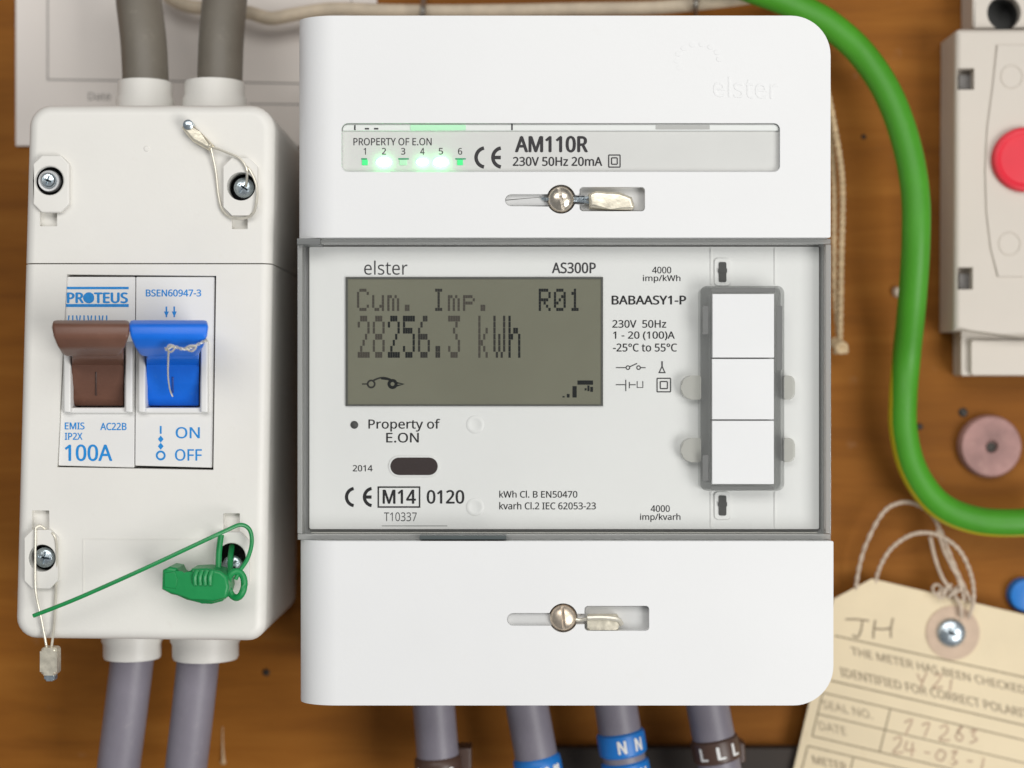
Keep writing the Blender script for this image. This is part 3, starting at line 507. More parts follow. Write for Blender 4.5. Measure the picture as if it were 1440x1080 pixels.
M_cabbr = mat("cable_greybrown", (0.165, 0.145, 0.115), 0.50, var=0.08, vscale=90, bump=0.2, bscale=900, dirt=(0.30, 0.27, 0.22), dirt_amt=0.45)
M_cabpu = mat("cable_purplegrey", (0.205, 0.188, 0.222), 0.46, var=0.07, vscale=90, bump=0.2, bscale=900, dirt=(0.34, 0.31, 0.30), dirt_amt=0.45)
M_green = mat("cable_green", (0.050, 0.270, 0.008), 0.5, var=0.08, vscale=90, bump=0.2, bscale=900, dirt=(0.12, 0.26, 0.06), dirt_amt=0.5)
M_yellow = mat("cable_yellow", (0.52, 0.46, 0.015), 0.4)
M_cord = mat("cord_beige", (0.60, 0.50, 0.37), 0.6, var=0.15, vscale=200, bump=0.4, bscale=1200, dirt=(0.3, 0.22, 0.14), dirt_amt=0.4)
M_string = mat("string_tan", (0.56, 0.42, 0.25), 0.85, var=0.2, vscale=500, bump=0.6, bscale=2500)
M_string2 = mat("string_white", (0.56, 0.46, 0.36), 0.85, var=0.15, vscale=500, bump=0.6, bscale=2500)
M_card = mat("card_offwhite", (0.76, 0.70, 0.645), 0.7, var=0.02, vscale=25, bump=0.15, bscale=900)
M_manila = mat("tag_manila", (0.74, 0.62, 0.42), 0.75, var=0.05, vscale=45, bump=0.3, bscale=900, dirt=(0.50, 0.34, 0.17), dirt_amt=0.4)
M_eyelet = mat("tag_eyelet", (0.56, 0.42, 0.31), 0.8, var=0.08, vscale=200)
M_tagink = mat("tag_ink", (0.26, 0.205, 0.13), 0.8, var=0.3, vscale=900)
M_tagbold = mat("tag_print", (0.27, 0.21, 0.14), 0.8, var=0.3, vscale=900)
M_pencil = mat("tag_pencil", (0.46, 0.32, 0.22), 0.8, var=0.3, vscale=900)
M_red = mat("button_red", (0.72, 0.022, 0.042), 0.5, var=0.04, vscale=90)
M_pink = mat("plug_pink", (0.36, 0.20, 0.18), 0.7, var=0.30, vscale=110, bump=0.5, bscale=500, dirt=(0.42, 0.34, 0.26), dirt_amt=0.8)
M_seal = mat("seal_green", (0.006, 0.25, 0.065), 0.38, var=0.08, vscale=150, bump=0.2, bscale=900)
M_sleeveB = mat("marker_blue", (0.010, 0.175, 0.56), 0.4, var=0.05, vscale=100)
M_sleeveN = mat("marker_brown", (0.075, 0.040, 0.028), 0.4, var=0.1, vscale=100)
M_sleevetxt = mat("marker_white", (0.75, 0.74, 0.72), 0.5)
M_strip = mat("dark_trim", (0.030, 0.021, 0.015), 0.7, var=0.25, vscale=40)
M_clearfront = clear_mat("clear_cover", (0.996, 0.998, 0.996), 0.006, (0.8, 0.82, 0.8), 0.03, 0.55)
M_clearwall = clear_mat("clear_edge", (0.92, 0.93, 0.925), 0.5, (0.64, 0.64, 0.62), 0.12)
M_clearframe = clear_mat("clear_window_frame", (0.93, 0.935, 0.93), 0.16, (0.40, 0.40, 0.39), 0.10)
M_cleartab = clear_mat("clear_tab", (0.985, 0.985, 0.97), 0.6, (0.74, 0.73, 0.67), 0.2)
M_led = mat("led_bright", (0.3, 0.9, 0.5), 0.4, emit=(0.13, 1.0, 0.27), estr=13)
M_leddim = mat("led_dim", (0.05, 0.55, 0.18), 0.4, emit=(0.02, 0.75, 0.18), estr=0.5)
M_ledandrefl = mat("led_and_reflection_green", (0.42, 0.66, 0.46), 0.35, emit=(0.25, 0.9, 0.4), estr=0.18)  # painted glow for the LEDs' reflection on the ledge; also colours one dim LED

def wood():
    m = bpy.data.materials.new("board_wood"); m.use_nodes = True
    nt = m.node_tree; b = nt.nodes["Principled BSDF"]
    tc = nt.nodes.new("ShaderNodeTexCoord")
    mp = nt.nodes.new("ShaderNodeMapping"); mp.inputs["Scale"].default_value = (6, 6, 70)
    nt.links.new(tc.outputs["Object"], mp.inputs[0])
    n = nt.nodes.new("ShaderNodeTexNoise"); n.inputs["Scale"].default_value = 1.6; n.inputs["Detail"].default_value = 9
    n.inputs["Roughness"].default_value = 0.62; n.inputs["Distortion"].default_value = 0.6
    nt.links.new(mp.outputs[0], n.inputs["Vector"])
    rp = nt.nodes.new("ShaderNodeValToRGB")
    e = rp.color_ramp.elements
    e[0].position = 0.25; e[0].color = (0.165, 0.056, 0.0075, 1)
    e[1].position = 0.75; e[1].color = (0.30, 0.118, 0.019, 1)
    x = e.new(0.5); x.color = (0.235, 0.085, 0.0115, 1)
    nt.links.new(n.outputs["Fac"], rp.inputs[0])
    # broad patches of wear
    n2 = nt.nodes.new("ShaderNodeTexNoise"); n2.inputs["Scale"].default_value = 14; n2.inputs["Detail"].default_value = 6
    nt.links.new(tc.outputs["Object"], n2.inputs["Vector"])
    r2 = nt.nodes.new("ShaderNodeValToRGB")
    r2.color_ramp.elements[0].position = 0.3; r2.color_ramp.elements[0].color = (0.85, 0.84, 0.82, 1)
    r2.color_ramp.elements[1].position = 0.7; r2.color_ramp.elements[1].color = (1.22, 1.22, 1.20, 1)
    nt.links.new(n2.outputs["Fac"], r2.inputs[0])
    mx = nt.nodes.new("ShaderNodeMix"); mx.data_type = 'RGBA'; mx.blend_type = 'MULTIPLY'; mx.inputs[0].default_value = 1
    nt.links.new(rp.outputs[0], mx.inputs[6]); nt.links.new(r2.outputs[0], mx.inputs[7])
    # dust specks
    n3 = nt.nodes.new("ShaderNodeTexNoise"); n3.inputs["Scale"].default_value = 160; n3.inputs["Detail"].default_value = 8
    nt.links.new(tc.outputs["Object"], n3.inputs["Vector"])
    r3 = nt.nodes.new("ShaderNodeValToRGB")
    r3.color_ramp.elements[0].position = 0.66; r3.color_ramp.elements[0].color = (0, 0, 0, 1)
    r3.color_ramp.elements[1].position = 0.80; r3.color_ramp.elements[1].color = (0.2, 0.2, 0.2, 1)
    nt.links.new(n3.outputs["Fac"], r3.inputs[0])
    m3 = nt.nodes.new("ShaderNodeMix"); m3.data_type = 'RGBA'
    nt.links.new(r3.outputs[0], m3.inputs[0]); nt.links.new(mx.outputs[2], m3.inputs[6])
    m3.inputs[7].default_value = (0.36, 0.27, 0.19, 1)
    nt.links.new(m3.outputs[2], b.inputs["Base Color"])
    b.inputs["Roughness"].default_value = 0.6; b.inputs["Specular IOR Level"].default_value = 0.12
    bp = nt.nodes.new("ShaderNodeBump"); bp.inputs["Strength"].default_value = 0.25; bp.inputs["Distance"].default_value = 0.0004
    nt.links.new(n.outputs["Fac"], bp.inputs["Height"]); nt.links.new(bp.outputs[0], b.inputs["Normal"])
    return m
M_wood = wood()

# ------------------------------------------------------------------ the board
bm = bmesh.new()
bmesh.ops.create_cube(bm, size=1)
for v in bm.verts: v.co = Vector((v.co.x * 900, v.co.y * 18 + 9, v.co.z * 700))
board = mk("backboard", bm, M_wood, None, smooth=None)
board["kind"] = "structure"
M_nail = mat("nail_dark", (0.03, 0.024, 0.018), 0.5, metal=0.4)
for (x, y, r) in ((1294, 600, 0.9), (1355, 580, 1.3), (374, 946, 1.0), (1215, 192, 0.7)):
    mk("nail_head", lathe(x, y, [(r, 0), (r, 0.25), (r * 0.7, 0.5), (0, 0.55)], 14), M_nail, board)
M_drip = mat("paint_drip", (0.52, 0.36, 0.20), 0.4)
mk("paint_drip", tube(spline([P(313, 1022, 0.1), P(313, 1045, 0.3), P(314, 1068, 0.6), P(314, 1072, 0.2)]), 0.5, 8, rfun=lambda t: 0.12 + 0.75 * t * t), M_drip, board)
mk("paint_fleck", lathe(1263, 410, [(1.2, 0), (1.25, 1.2), (0.8, 2.0), (0, 2.2)], 12, ell=1.2), M_string2, board)

bm = box(780, 1052, 1180, 1180, 0, 4, 0.6)
t = mk("trim_strip", bm, M_strip)
tag(t, "dark brown strip of trim fixed to the board below the meter", "trim strip")

# ------------------------------------------------------------------ printed card behind the isolator
card = thing("printed_card", "off-white printed card with a ruled box behind the isolator", "card", P(270, 205, 0))
sheet = mk("sheet", box(22, -80, 530, 205, 0.05, 1.1, 0.1), M_card, card)
M_cardink = mat("card_ink", (0.30, 0.28, 0.26), 0.7)
bm = ribbon([(67, -60), (67, 112)], 2.2, 1.15)
ribbon([(66, 112), (240, 114), (494, 119)], 2.2, 1.15, bm); ribbon([(494, -60), (494, 119)], 2.0, 1.15, bm)
ribbon([(350, 146), (500, 148)], 2.0, 1.15, bm)
mk("ruled_line", bm, M_cardink, sheet, smooth=None)
txt("Date", 124, 130, 156, 141, 1.15, M_cardink, sheet, bold=0.01)

# ------------------------------------------------------------------ electricity meter
FD = 65.0
meter = thing("electricity_meter", "large white electricity meter with display and clear middle cover", "meter", P(794, 992, FD) * 1.0)
meter.location.y = 0

def cover(name, x0, y0, x1, y1, radii, cutters):
    # front view outline with the right-hand corners rounded, left flank rolled back
    o = mk(name, prism(rr(x0, y0, x1, y1, radii, 12), 2, FD), M_white, meter)
    # rolled left flank: cut away everything outside a quarter round
    a = P(x0, 540, FD).x; rad, dep = 9.5, 7.0
    pts = [(a - 5, FD + 5), (a + rad + 0.02, FD + 5), (a + rad, FD)]
    pts = [(a - 5, FD + 5), (a + rad, FD + 5)]
    for i in range(0, 15):
        q = R(90 * i / 14)
        pts.append((a + rad - rad * math.sin(q), FD - dep + dep * math.cos(q)))
    pts.append((a - 0.0, FD - dep - 0.001)); pts.append((a - 5, FD - dep - 0.001))
    bm = bmesh.new()
    z0, z1 = P(0, y1, FD).z - 5, P(0, y0, FD).z + 5
    A = [bm.verts.new((x, -d, z0)) for x, d in pts]; B = [bm.verts.new((x, -d, z1)) for x, d in pts]
    bm.faces.new(A); bm.faces.new(list(reversed(B)))
    for i in range(len(pts)):
        j = (i + 1) % len(pts); bm.faces.new((A[i], A[j], B[j], B[i]))
    carve(o, [bm])
    carve(o, cutters, bevel=0.55, seg=4)
    return o

cut = [prism(rr(480, 173, 1097, 242, 9), FD - 1.6, FD + 2, dref=FD),
       prism(rr(710, 273, 800, 290, (9, 0, 0, 9)), FD - 1.5, FD + 2, dref=FD),
       prism(rr(815, 263, 907, 297, 5), FD - 3.0, FD + 2, dref=FD),
       prism(rr(780, 275, 822, 287, 0), FD - 2.0, FD + 2, dref=FD),
       prism(circ(789, 280, 20.5), FD - 3.2, FD + 2, dref=FD)]
ucov = cover("upper_cover", 416, 22, 1168, 334, (3, 56, 2, 2), cut)
cut = [prism(rr(713, 862, 800, 880, (9, 0, 0, 9)), FD - 1.5, FD + 2, dref=FD),
       prism(rr(822, 852, 913, 887, 5), FD - 3.0, FD + 2, dref=FD),
       prism(rr(780, 863, 830, 878, 0), FD - 2.0, FD + 2, dref=FD),
       prism(circ(792, 869, 20.5), FD - 3.2, FD + 2, dref=FD)]
lcov = cover("lower_cover", 418, 761, 1172, 992, (2, 2, 56, 3), cut)

# screw slot floors in grey plastic
def slotfloor(pts, d):
    mk("slot_floor", prism(pts, d - 0.3, d), M_slot, meter)
slotfloor(rr(711, 274, 799, 289, (8, 0, 0, 8)), FD - 1.25); slotfloor(rr(816, 264, 906, 296, 4), FD - 2.6)
slotfloor(rr(714, 863, 799, 879, (8, 0, 0, 8)), FD - 1.25); slotfloor(rr(823, 853, 912, 886, 4), FD - 2.6)

def slot_screw(cx, cy, m, rot):
    r = W(18.5, FD)
    prof = [(r * 0.98, FD - 3.0), (r, FD - 0.6)] + [(r * math.cos(R(a)), FD - 0.6 + 1.9 * math.sin(R(a))) for a in range(10, 90, 12)] + [(0, FD + 1.3)]
    o = mk("screw", lathe(cx, cy, prof, 40, dref=FD), m, meter)
    c = P(cx, cy, FD)
    bm = bmesh.new(); bmesh.ops.create_cube(bm, size=1)
    for v in bm.verts:
        q = Vector((v.co.x * 12, 0, v.co.z * 0.75)); q.rotate(Matrix.Rotation(R(rot), 3, 'Y'))
        v.co = Vector((c.x + q.x, -(FD + 1.5) + v.co.y * 2.6, c.z + q.z))
    carve(o, [bm])
    return o
slot_screw(789, 280, M_nickel, 78)
slot_screw(792, 869, M_copper, 86)

# upper label window
LD = FD - 1.45
lab = mk("label_strip", prism(rr(481.5, 174.5, 1095.5, 240.5, 8), LD - 0.3, LD), M_label, meter)
bm = prism(rr(482, 175, 1095, 184, (6, 6, 0, 0)), LD, LD + 0.55, 0.2)
mk("top_ledge", bm, mat("ledge_white", (0.70, 0.715, 0.69), 0.35), lab)
mk("led_reflection", prism(rr(577, 175.5, 655, 183, 1.5), LD + 0.3, LD + 0.75, 0.1), M_ledandrefl, lab)  # green LED reflection on the ledge, put in as a faintly glowing strip
bm = flat([(922, 176), (998, 176), (998, 182), (922, 182)], LD + 0.6)
mk("printed_mark", bm, mat("ledge_grey", (0.42, 0.42, 0.40), 0.6), lab, smooth=None)
for a, b in (((720, 173), (720, 183)), ((513, 181), (519, 181)), ((526, 181), (532, 181)), ((499, 176), (499, 183))):
    mk("printed_mark", ribbon([a, b], 2.2, LD + 0.6), M_inkg, lab, smooth=None)
TD = LD + 0.04
txt("PROPERTY OF E.ON", 497, 194, 607, 204.5, TD, M_inkg, lab, bold=0.008)
for i, x in enumerate((513, 540, 567, 594, 620, 647)):
    txt(str(i + 1), x - (1.6 if i == 0 else 3), 208, x + (1.6 if i == 0 else 3), 217.5, TD, M_inkg, lab, bold=0.008)
bm = bmesh.new()
for x0, x1 in ((508, 516), (560, 575), (640, 655)): ribbon([(x0, 223.4), (x1, 223.4)], 2.0, TD, bm)
mk("printed_mark", bm, mat("ink_green", (0.03, 0.30, 0.14), 0.6), lab, smooth=None)
txt("AM110R", 724, 191, 827, 214.5, TD, M_inkg, lab, bold=0.026)
txt("230V 50Hz 20mA", 721, 220.5, 847, 233.5, TD, M_inkg, lab, bold=0.018)

def ce_mark(x0, y0, x1, y1, w, d, m, parent):
    r = (y1 - y0) / 2; cy = (y0 + y1) / 2
    bm = bmesh.new()
    for cx, e in ((x0 + r, False), (x1 - r * 0.05, True)):
        if e: cx = x1 - r * 0.02
        pts = []
        for i in range(25):
            a = R(100 + 160 * i / 24)
            pts.append((cx + (r - w / 2) * math.cos(a), cy - (r - w / 2) * math.sin(a)))
        ribbon(pts, w, d, bm)
        if e: ribbon([(cx - r + w, cy), (cx - r * 0.15, cy)], w, d, bm)
    return mk("ce_mark", bm, m, parent, smooth=None)
ce_mark(667, 205.5, 707, 237.5, 5.0, TD, M_inkg, lab)

def double_square(x0, y0, x1, y1, g, w, d, m, parent):
    bm = bmesh.new()
    for k in (0, g):
        q = [(x0 + k, y0 + k), (x1 - k, y0 + k), (x1 - k, y1 - k), (x0 + k, y1 - k)]
        for a in range(4): 
            (ax, ay), (bx, by) = q[a], q[(a + 1) % 4]
            ribbon([(ax, ay), (bx, by)], w, d + 0.004 * a + k * 0.002, bm)
    return mk("symbol", bm, m, parent, smooth=None)
double_square(856, 218, 872, 235, 4, 1.7, TD, M_inkg, lab)

# LEDs
for i, (x, bright) in enumerate(((513, 0), (540, 2), (567, 0), (594, 1), (620, 2), (647, 0))):
    if bright:
        r = 1.9 if bright == 2 else 1.5
        prof = [(r, LD - 0.1), (r, LD + 0.25), (r * 0.8, LD + 0.75), (r * 0.4, LD + 1.0), (0, LD + 1.05)]
        o = mk("led_light", lathe(x, 228, prof, 24, dref=LD, ell=0.62), M_led, lab)
    else:
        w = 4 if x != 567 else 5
        o = mk("led_light", box(x - w, 224.5, x + w, 232, LD, LD + 0.3, 0.1), M_leddim if x != 567 else M_ledandrefl, lab)

# moulded maker's mark on the upper cover
txt("elster", 1003, 107, 1094, 136, FD - 0.02, M_white, ucov, bold=0.0, raise_mm=0.13, name="moulded_lettering", slope=0.04)
bm = bmesh.new()
for k in range(9):
    a = R(150 + k * 26)
    cx, cy = 982 + 30 * math.cos(a), 84 + 22 * math.sin(a)
    prism(circ(cx, cy, 4.5, 12, 3.5), FD - 0.05, FD + 0.06 + 0.006 * k, bm=bm)
mk("moulded_emblem", bm, M_white, ucov)

# middle section: case back, plate, clear cover
PD = 57.0
mx0, mx1, my0, my1 = 417, 1170, 335, 760
def tofr(x, y, d_from, d_to):   # px of a straight-back projected point
    s = (DCAM - d_from) / (DCAM - d_to)
    return 720 + (x - 720) * s, 540 + (y - 540) * s
x0, y0 = tofr(mx0 + 6, my0 + 2, 64, PD); x1, y1 = tofr(mx1 - 4, my1 - 2, 64, PD)
mk("case_back", box(x0, y0, x1, y1, 2, PD - 1.0, 0.2), mat("case_grey", (0.40, 0.40, 0.39), 0.5), meter)
plate = mk("label_plate", prism(rr(435, 347, 1152, 744, 2), PD - 1.0, PD, 0.15), M_plate, meter)
mk("clear_cover", box(mx0 + 1, my0 + 0.6, mx1 - 1, my1 - 0.6, 62.2, 63.8, 0.3), M_clearfront, meter)
# clear side walls between plate and cover
def wall(x0, y0, x1, y1, m=M_clearwall, d0=PD - 6, d1=62.1):
    mk("clear_wall", prism([(x0, y0), (x1, y0), (x1, y1), (x0, y1)], d0, d1, 0.25), m, meter)
wall(mx0 + 2, my0 + 1, mx1 - 2, my0 + 8.0)
wall(mx0 + 2, my1 - 9, mx1 - 2, my1 - 1)
wall(mx0 + 1, my0 + 8.6, mx0 + 8.0, my1 - 9.6)
wall(mx1 - 9, my0 + 8.6, mx1 - 1, my1 - 9.6)
mk("moulding_bead", prism(rr(437, 748.5, 1150, 752, 1), PD, PD + 1.2), mat("bead_cream", (0.62, 0.60, 0.54), 0.5), meter)
M_seam = mat("seam_dark", (0.07, 0.068, 0.062), 0.5)
for q in ((436, 345.2, 1151, 347.0), (436, 744.3, 1151, 746.4), (433.2, 347, 435.0, 744.3), (1152.0, 347, 1153.8, 744.3)):
    mk("plate_seam", box(*q, PD - 0.6, PD + 0.15), M_seam, meter)
mk("terminal_gap", box(590, 753.2, 712, 758.6, 55, 64.6, 0.1), mat("gap_dark", (0.07, 0.085, 0.085), 0.4), meter)
mk("corner_catch", box(417.5, 335, 450, 344, 55, 64.4, 0.2), mat("catch_grey", (0.15, 0.155, 0.15), 0.4), meter)

# display
disp = mk("display", box(489, 392, 845.5, 569, PD, PD + 0.25, 0.05), M_lcd, meter)
bm = bmesh.new()
for q in ((486, 389.5, 848, 392.2), (486, 568.8, 848, 571), (486, 392.2, 489, 568.8), (845.5, 392.2, 848, 568.8)):
    box(*q, PD, PD + 0.5, bm=bm)
mk("bezel", bm, M_lcdedge, disp)
FONT = {
 'C': "01110 10001 10000 10000 10000 10001 01110", 'u': "00000 00000 10001 10001 10001 10011 01101",
 'm': "00000 00000 11010 10101 10101 10101 10101", '.': "00000 00000 00000 00000 00000 01100 01100",
 'I': "01110 00100 00100 00100 00100 00100 01110", 'p': "00000 00000 11110 10001 11110 10000 10000",
 'R': "11110 10001 10001 11110 10100 10010 10001", '0': "01110 10001 10011 10101 11001 10001 01110",
 '1': "00100 01100 00100 00100 00100 00100 01110", '2': "01110 10001 00001 00010 00100 01000 11111",
 '8': "01110 10001 10001 01110 10001 10001 01110", '5': "11111 10000 11110 00001 00001 10001 01110",
 '6': "00110 01000 10000 11110 10001 10001 01110", '3': "11111 00010 00100 00010 00001 10001 01110",
 'k': "10000 10000 10010 10100 11000 10100 10010", 'W': "10001 10001 10001 10101 10101 10101 01010",
 'h': "10000 10000 10110 11001 10001 10001 10001"}
def lcd_char(ch, x, y, dw, dh, m):
    bm = bmesh.new()
    for r, row in enumerate(FONT[ch].split()):
        for c, b in enumerate(row):
            if b == '1':
                xx, yy = x + c * dw, y + r * dh
                flat([(xx, yy), (xx + dw * 0.93, yy), (xx + dw * 0.93, yy + dh * 0.95), (xx, yy + dh * 0.95)], PD + 0.29, bm)
    mk("display_character", bm, m, disp, smooth=None)
for i, ch in enumerate("Cum. Imp.   R01"):
    if ch != ' ': lcd_char(ch, 502 + i * 21.3, 406, 3.4, 4.5, M_lcd3 if i > 10 else (M_lcd2 if ch == 'I' else M_lcd1))
tone = [M_lcd1, M_lcd1, M_lcd3, M_lcd3, M_lcd2, M_lcd2, M_lcd1, None, M_lcd1, M_lcd2, M_lcd3]
for i, ch in enumerate("28256.3 kWh"):
    if ch != ' ': lcd_char(ch, 503 + i * 21.2, 444, 3.4, 8.5, tone[i])
bm = bmesh.new(); IDp = PD + 0.29
ribbon(circ(522, 540, 5, 16), 2.6, IDp, bm, closed=True)
ribbon([(509, 540), (517, 540)], 1.8, IDp, bm)
ribbon([(525, 535)] + [(525 + i * 3, 535 - 4 * math.sin(math.pi * i / 9)) for i in range(1, 9)] + [(553, 536)], 2.4, IDp + 0.005, bm)
mk("display_symbol", bm, M_lcd2, disp, smooth=None)
bm = ribbon(circ(552, 540, 5, 16), 4.4, IDp + 0.01, closed=True)
ribbon([(556, 538), (568, 540), (556, 543)], 2.6, IDp + 0.015, bm)
ribbon([(536, 532), (545, 533), (552, 535)], 3, IDp + 0.02, bm)
mk("display_symbol", bm, M_lcd3, disp, smooth=None)
bm = bmesh.new()
for q in ((805, 543, 811, 559), (812, 535, 834, 541), (826, 542, 829, 550), (830, 544, 834, 551), (822, 546, 825, 549), (797, 554, 801, 559), (791, 557, 794, 559)):
    flat([(q[0], q[1]), (q[2], q[1]), (q[2], q[3]), (q[0], q[3])], IDp, bm)
mk("display_symbol", bm, M_lcd3, disp, smooth=None)

# plate printing
TP = PD + 0.04
def pt(s, x0, y0, x1, y1, m=M_ink, bold=0.010, **k): return txt(s, x0, y0, x1, y1, TP, m, plate, bold, **k)
pt("elster", 512, 366.5, 573, 386.5, M_inkg, 0.0)
pt("AS300P", 776, 369, 838, 384.5, M_inkg, 0.018)
pt("4000", 917, 375, 944, 384.5); pt("imp/kWh", 904, 386.5, 957, 398)
pt("BABAASY1-P", 860, 415.5, 965, 428.5, M_ink, 0.020)
pt("230V  50Hz", 861, 450, 937, 461, M_ink, 0.013); pt("1 - 20 (100)A", 862, 466, 949, 478.5, M_ink, 0.013); pt("-25°C to 55°C", 862, 483, 952, 494.5, M_ink, 0.013)
pt("Property of", 518, 589, 619, 607, M_ink, 0.010); pt("E.ON", 543, 608.5, 589, 622.5, M_ink, 0.010)
pt("2014", 496, 654, 524, 663, M_ink, 0.011)
pt("M14", 538, 688.5, 585, 708.5, M_ink, 0.018); pt("0120", 600, 689, 653, 708.5, M_ink, 0.016); pt("T10337", 540, 720.5, 586, 733, M_inkg, 0.0)
pt("kWh Cl. B EN50470", 702, 690, 812, 700, M_ink, 0.011); pt("kvarh Cl.2 IEC 62053-23", 702, 706, 838, 716.5, M_ink, 0.011)
pt("4000", 915, 710.5, 942, 720, M_ink); pt("imp/kvarh", 900, 722, 957, 734, M_ink)
ce_mark(485, 684.5, 525, 713.5, 4.6, TP, M_ink, plate)
bm = bmesh.new()
for a, b in (((532, 685), (590, 685)), ((590, 684), (590, 714)), ((590, 713), (532, 713)), ((532, 714), (532, 684))): ribbon([a, b], 2.2, TP + 0.004 * a[0] / 590 + (0.004 if a[0] == b[0] else 0), bm)
mk("printed_box", bm, M_ink, plate, smooth=None)
mk("printed_mark", ribbon([(537, 739.5), (629, 739.5)], 1.4, TP), M_inkl, plate, smooth=None)
bm = ribbon([(866, 517), (880, 517)], 1.4, TP); ribbon(circ(883, 517, 2.6, 10), 1.6, TP + .003, bm, True); ribbon([(885, 516), (896, 511)], 1.5, TP + .006, bm)
ribbon(circ(898, 517, 2.6, 10), 1.6, TP + .003, bm, True); ribbon([(901, 517), (908, 517)], 1.4, TP, bm)
mk("symbol", bm, M_inkg, plate, smooth=None)
bm = ribbon([(866, 541), (879, 541)], 1.4, TP); ribbon([(880, 534), (880, 550)], 1.5, TP + .003, bm); ribbon([(885, 537), (885, 546)], 1.5, TP, bm)
ribbon([(886, 541), (894, 541)], 1.4, TP + .003, bm); ribbon([(896, 536), (896, 545), (904, 545), (904, 536)], 1.5, TP, bm)
mk("symbol", bm, M_inkg, plate, smooth=None)
bm = ribbon([(931, 508), (931, 517)], 2.2, TP); ribbon([(931, 515), (927, 524)], 1.6, TP + .003, bm); ribbon([(931, 515), (935, 524)], 1.6, TP + .006, bm); ribbon([(926, 524), (936, 524)], 1.6, TP + .009, bm)
mk("symbol", bm, M_inkg, plate, smooth=None)
double_square(924, 532, 943, 551, 4.5, 1.7, TP, M_inkg, plate)
mk("led_lens", lathe(498, 597.5, [(0.98, PD), (0.95, PD + 0.2), (0.6, PD + 0.5), (0, PD + 0.6)], 20), M_dark, plate)
M_dimple = mat("dimple_cream", (0.68, 0.69, 0.63), 0.5)
for (x, y) in ((668, 597), (668, 713)):
    mk("moulded_dimple", lathe(x, y, [(2.3, PD), (2.1, PD + 0.15), (1.5, PD + 0.2), (1.3, PD + 0.1), (0, PD + 0.1)], 24), M_plate, plate)
ring = prism(rr(546.5, 641, 618, 670.5, 14.5, 8), PD, PD + 0.3, 0.1)
op = mk("optical_port", ring, M_plate, meter)
mk("window", prism(rr(549, 643.5, 615.5, 668, 12, 8), PD + 0.2, PD + 0.45, 0.12), M_pill, op)

# button window
win = mk("window_frame", prism(rr(985, 402, 1103, 690, 9), PD, 62.0, 0.4), M_clearframe, meter)
carve(win, [box(1000.5, 414, 1089, 682, PD - 3, 66, dref=62)], bevel=0.2)
for (y0, y1) in ((413, 503), (504.5, 590), (591.5, 681)):
    k = (y0 * 7 % 3) * 0.35
    mk("push_button", box(1001 + k, y0, 1088.5 + k * 0.5, y1, PD, PD + 5.4 + k * 0.25, 0.3), M_btn, meter)
bm = bmesh.new()
for q in ((988, 430, 996, 470), (988, 640, 996, 676), (1092, 430, 1100, 520), (1000, 405, 1090, 411), (1000, 684, 1088, 688.5)):
    box(*q, 61.9, 62.1, bm=bm)
mk("dark_seam", bm, mat("seam_grey", (0.17, 0.17, 0.165), 0.4), win)
for (x0, x1) in ((958, 986), (1102, 1118)):
    for cy in (545, 633):
        rad = (14, 2, 2, 14) if x0 < 1000 else (2, 9, 9, 2)
        mk("clip_tab", prism(rr(x0, cy - 17, x1, cy + 17, rad), PD, PD + 3.0, 0.5), M_cleartab, meter)
for cy in (382.5, 711):
    so = mk("pulse_window", prism(rr(1005, cy - 19, 1027, cy + 19, 4), PD, PD + 0.5, 0.15), M_plate, meter)
    mk("lens", prism(rr(1011, cy - 14, 1021.5, cy + 14, 2), PD + 0.45, PD + 0.8, 0.15), M_dark, so)
    mk("lens", prism(rr(1010, cy - 5, 1022.5, cy + 1, 0.6), PD + 0.75, PD + 0.95), M_dark, so)
for x in (1000, 1090):
    mk("mould_line", prism([(x - 1, 349), (x + 1, 349), (x + 1, 400), (x - 1, 400)], PD, PD + 0.25), M_plate, plate)
    mk("mould_line", prism([(x - 1, 692), (x + 1, 692), (x + 1, 742), (x - 1, 742)], PD, PD + 0.25), M_plate, plate)

# sealing ferrules in the two screw slots
s1 = thing("wire_seal", "pale crimped ferrule seal lying in the slot beside the upper meter screw", "seal", P(860, 297, FD - 2.6), "crimped wire seals")
bm = prism([(828, 272), (838, 268), (872, 270), (889, 277), (893, 290), (889, 295), (858, 294), (829, 292)], FD - 2.5, FD + 0.9, 0.9, 3)
mk("ferrule", bm, M_ferrule, s1)
bm = tube(spline([P(800, 277, FD - 0.5), P(812, 279, FD - 0.8), P(830, 278, FD - 0.9)]), 0.42, 8)
tube(spline([P(800, 283, FD - 0.5), P(812, 282, FD - 0.8), P(832, 285, FD - 0.9)]), 0.42, 8, bm=bm)
tube(spline([P(762, 279, FD - 0.9), P(770, 280, FD - 0.4), P(776, 279, FD - 0.4)]), 0.4, 8, bm=bm)
mk("wire", bm, M_steel, s1)
s2 = thing("wire_seal", "small crimped ferrule seal in the slot beside the lower meter screw", "seal", P(850, 886, FD - 2.6), "crimped wire seals")
bm = prism(rr(826, 865, 870, 886, 3), FD - 2.5, FD - 0.2, 0.5, 3)
mk("ferrule", bm, M_ferrule, s2)
bm = tube(spline([P(826, 869, FD + 0.1), P(848, 868.5, FD + 0.3), P(868, 871, FD + 0.1), P(874, 878, FD - 0.6)]), 0.62, 8)
tube(spline([P(803, 869, FD - 0.4), P(814, 872, FD - 0.6), P(826, 870, FD + 0.1)]), 0.45, 8, bm=bm)
mk("wire", bm, M_wire, s2)

# ------------------------------------------------------------------ isolator switch
ID = 58.0
iso = thing("isolator_switch", "cream plastic isolator box with brown and blue levers", "isolator", P(200, 905, ID))
iso.location.y = 0
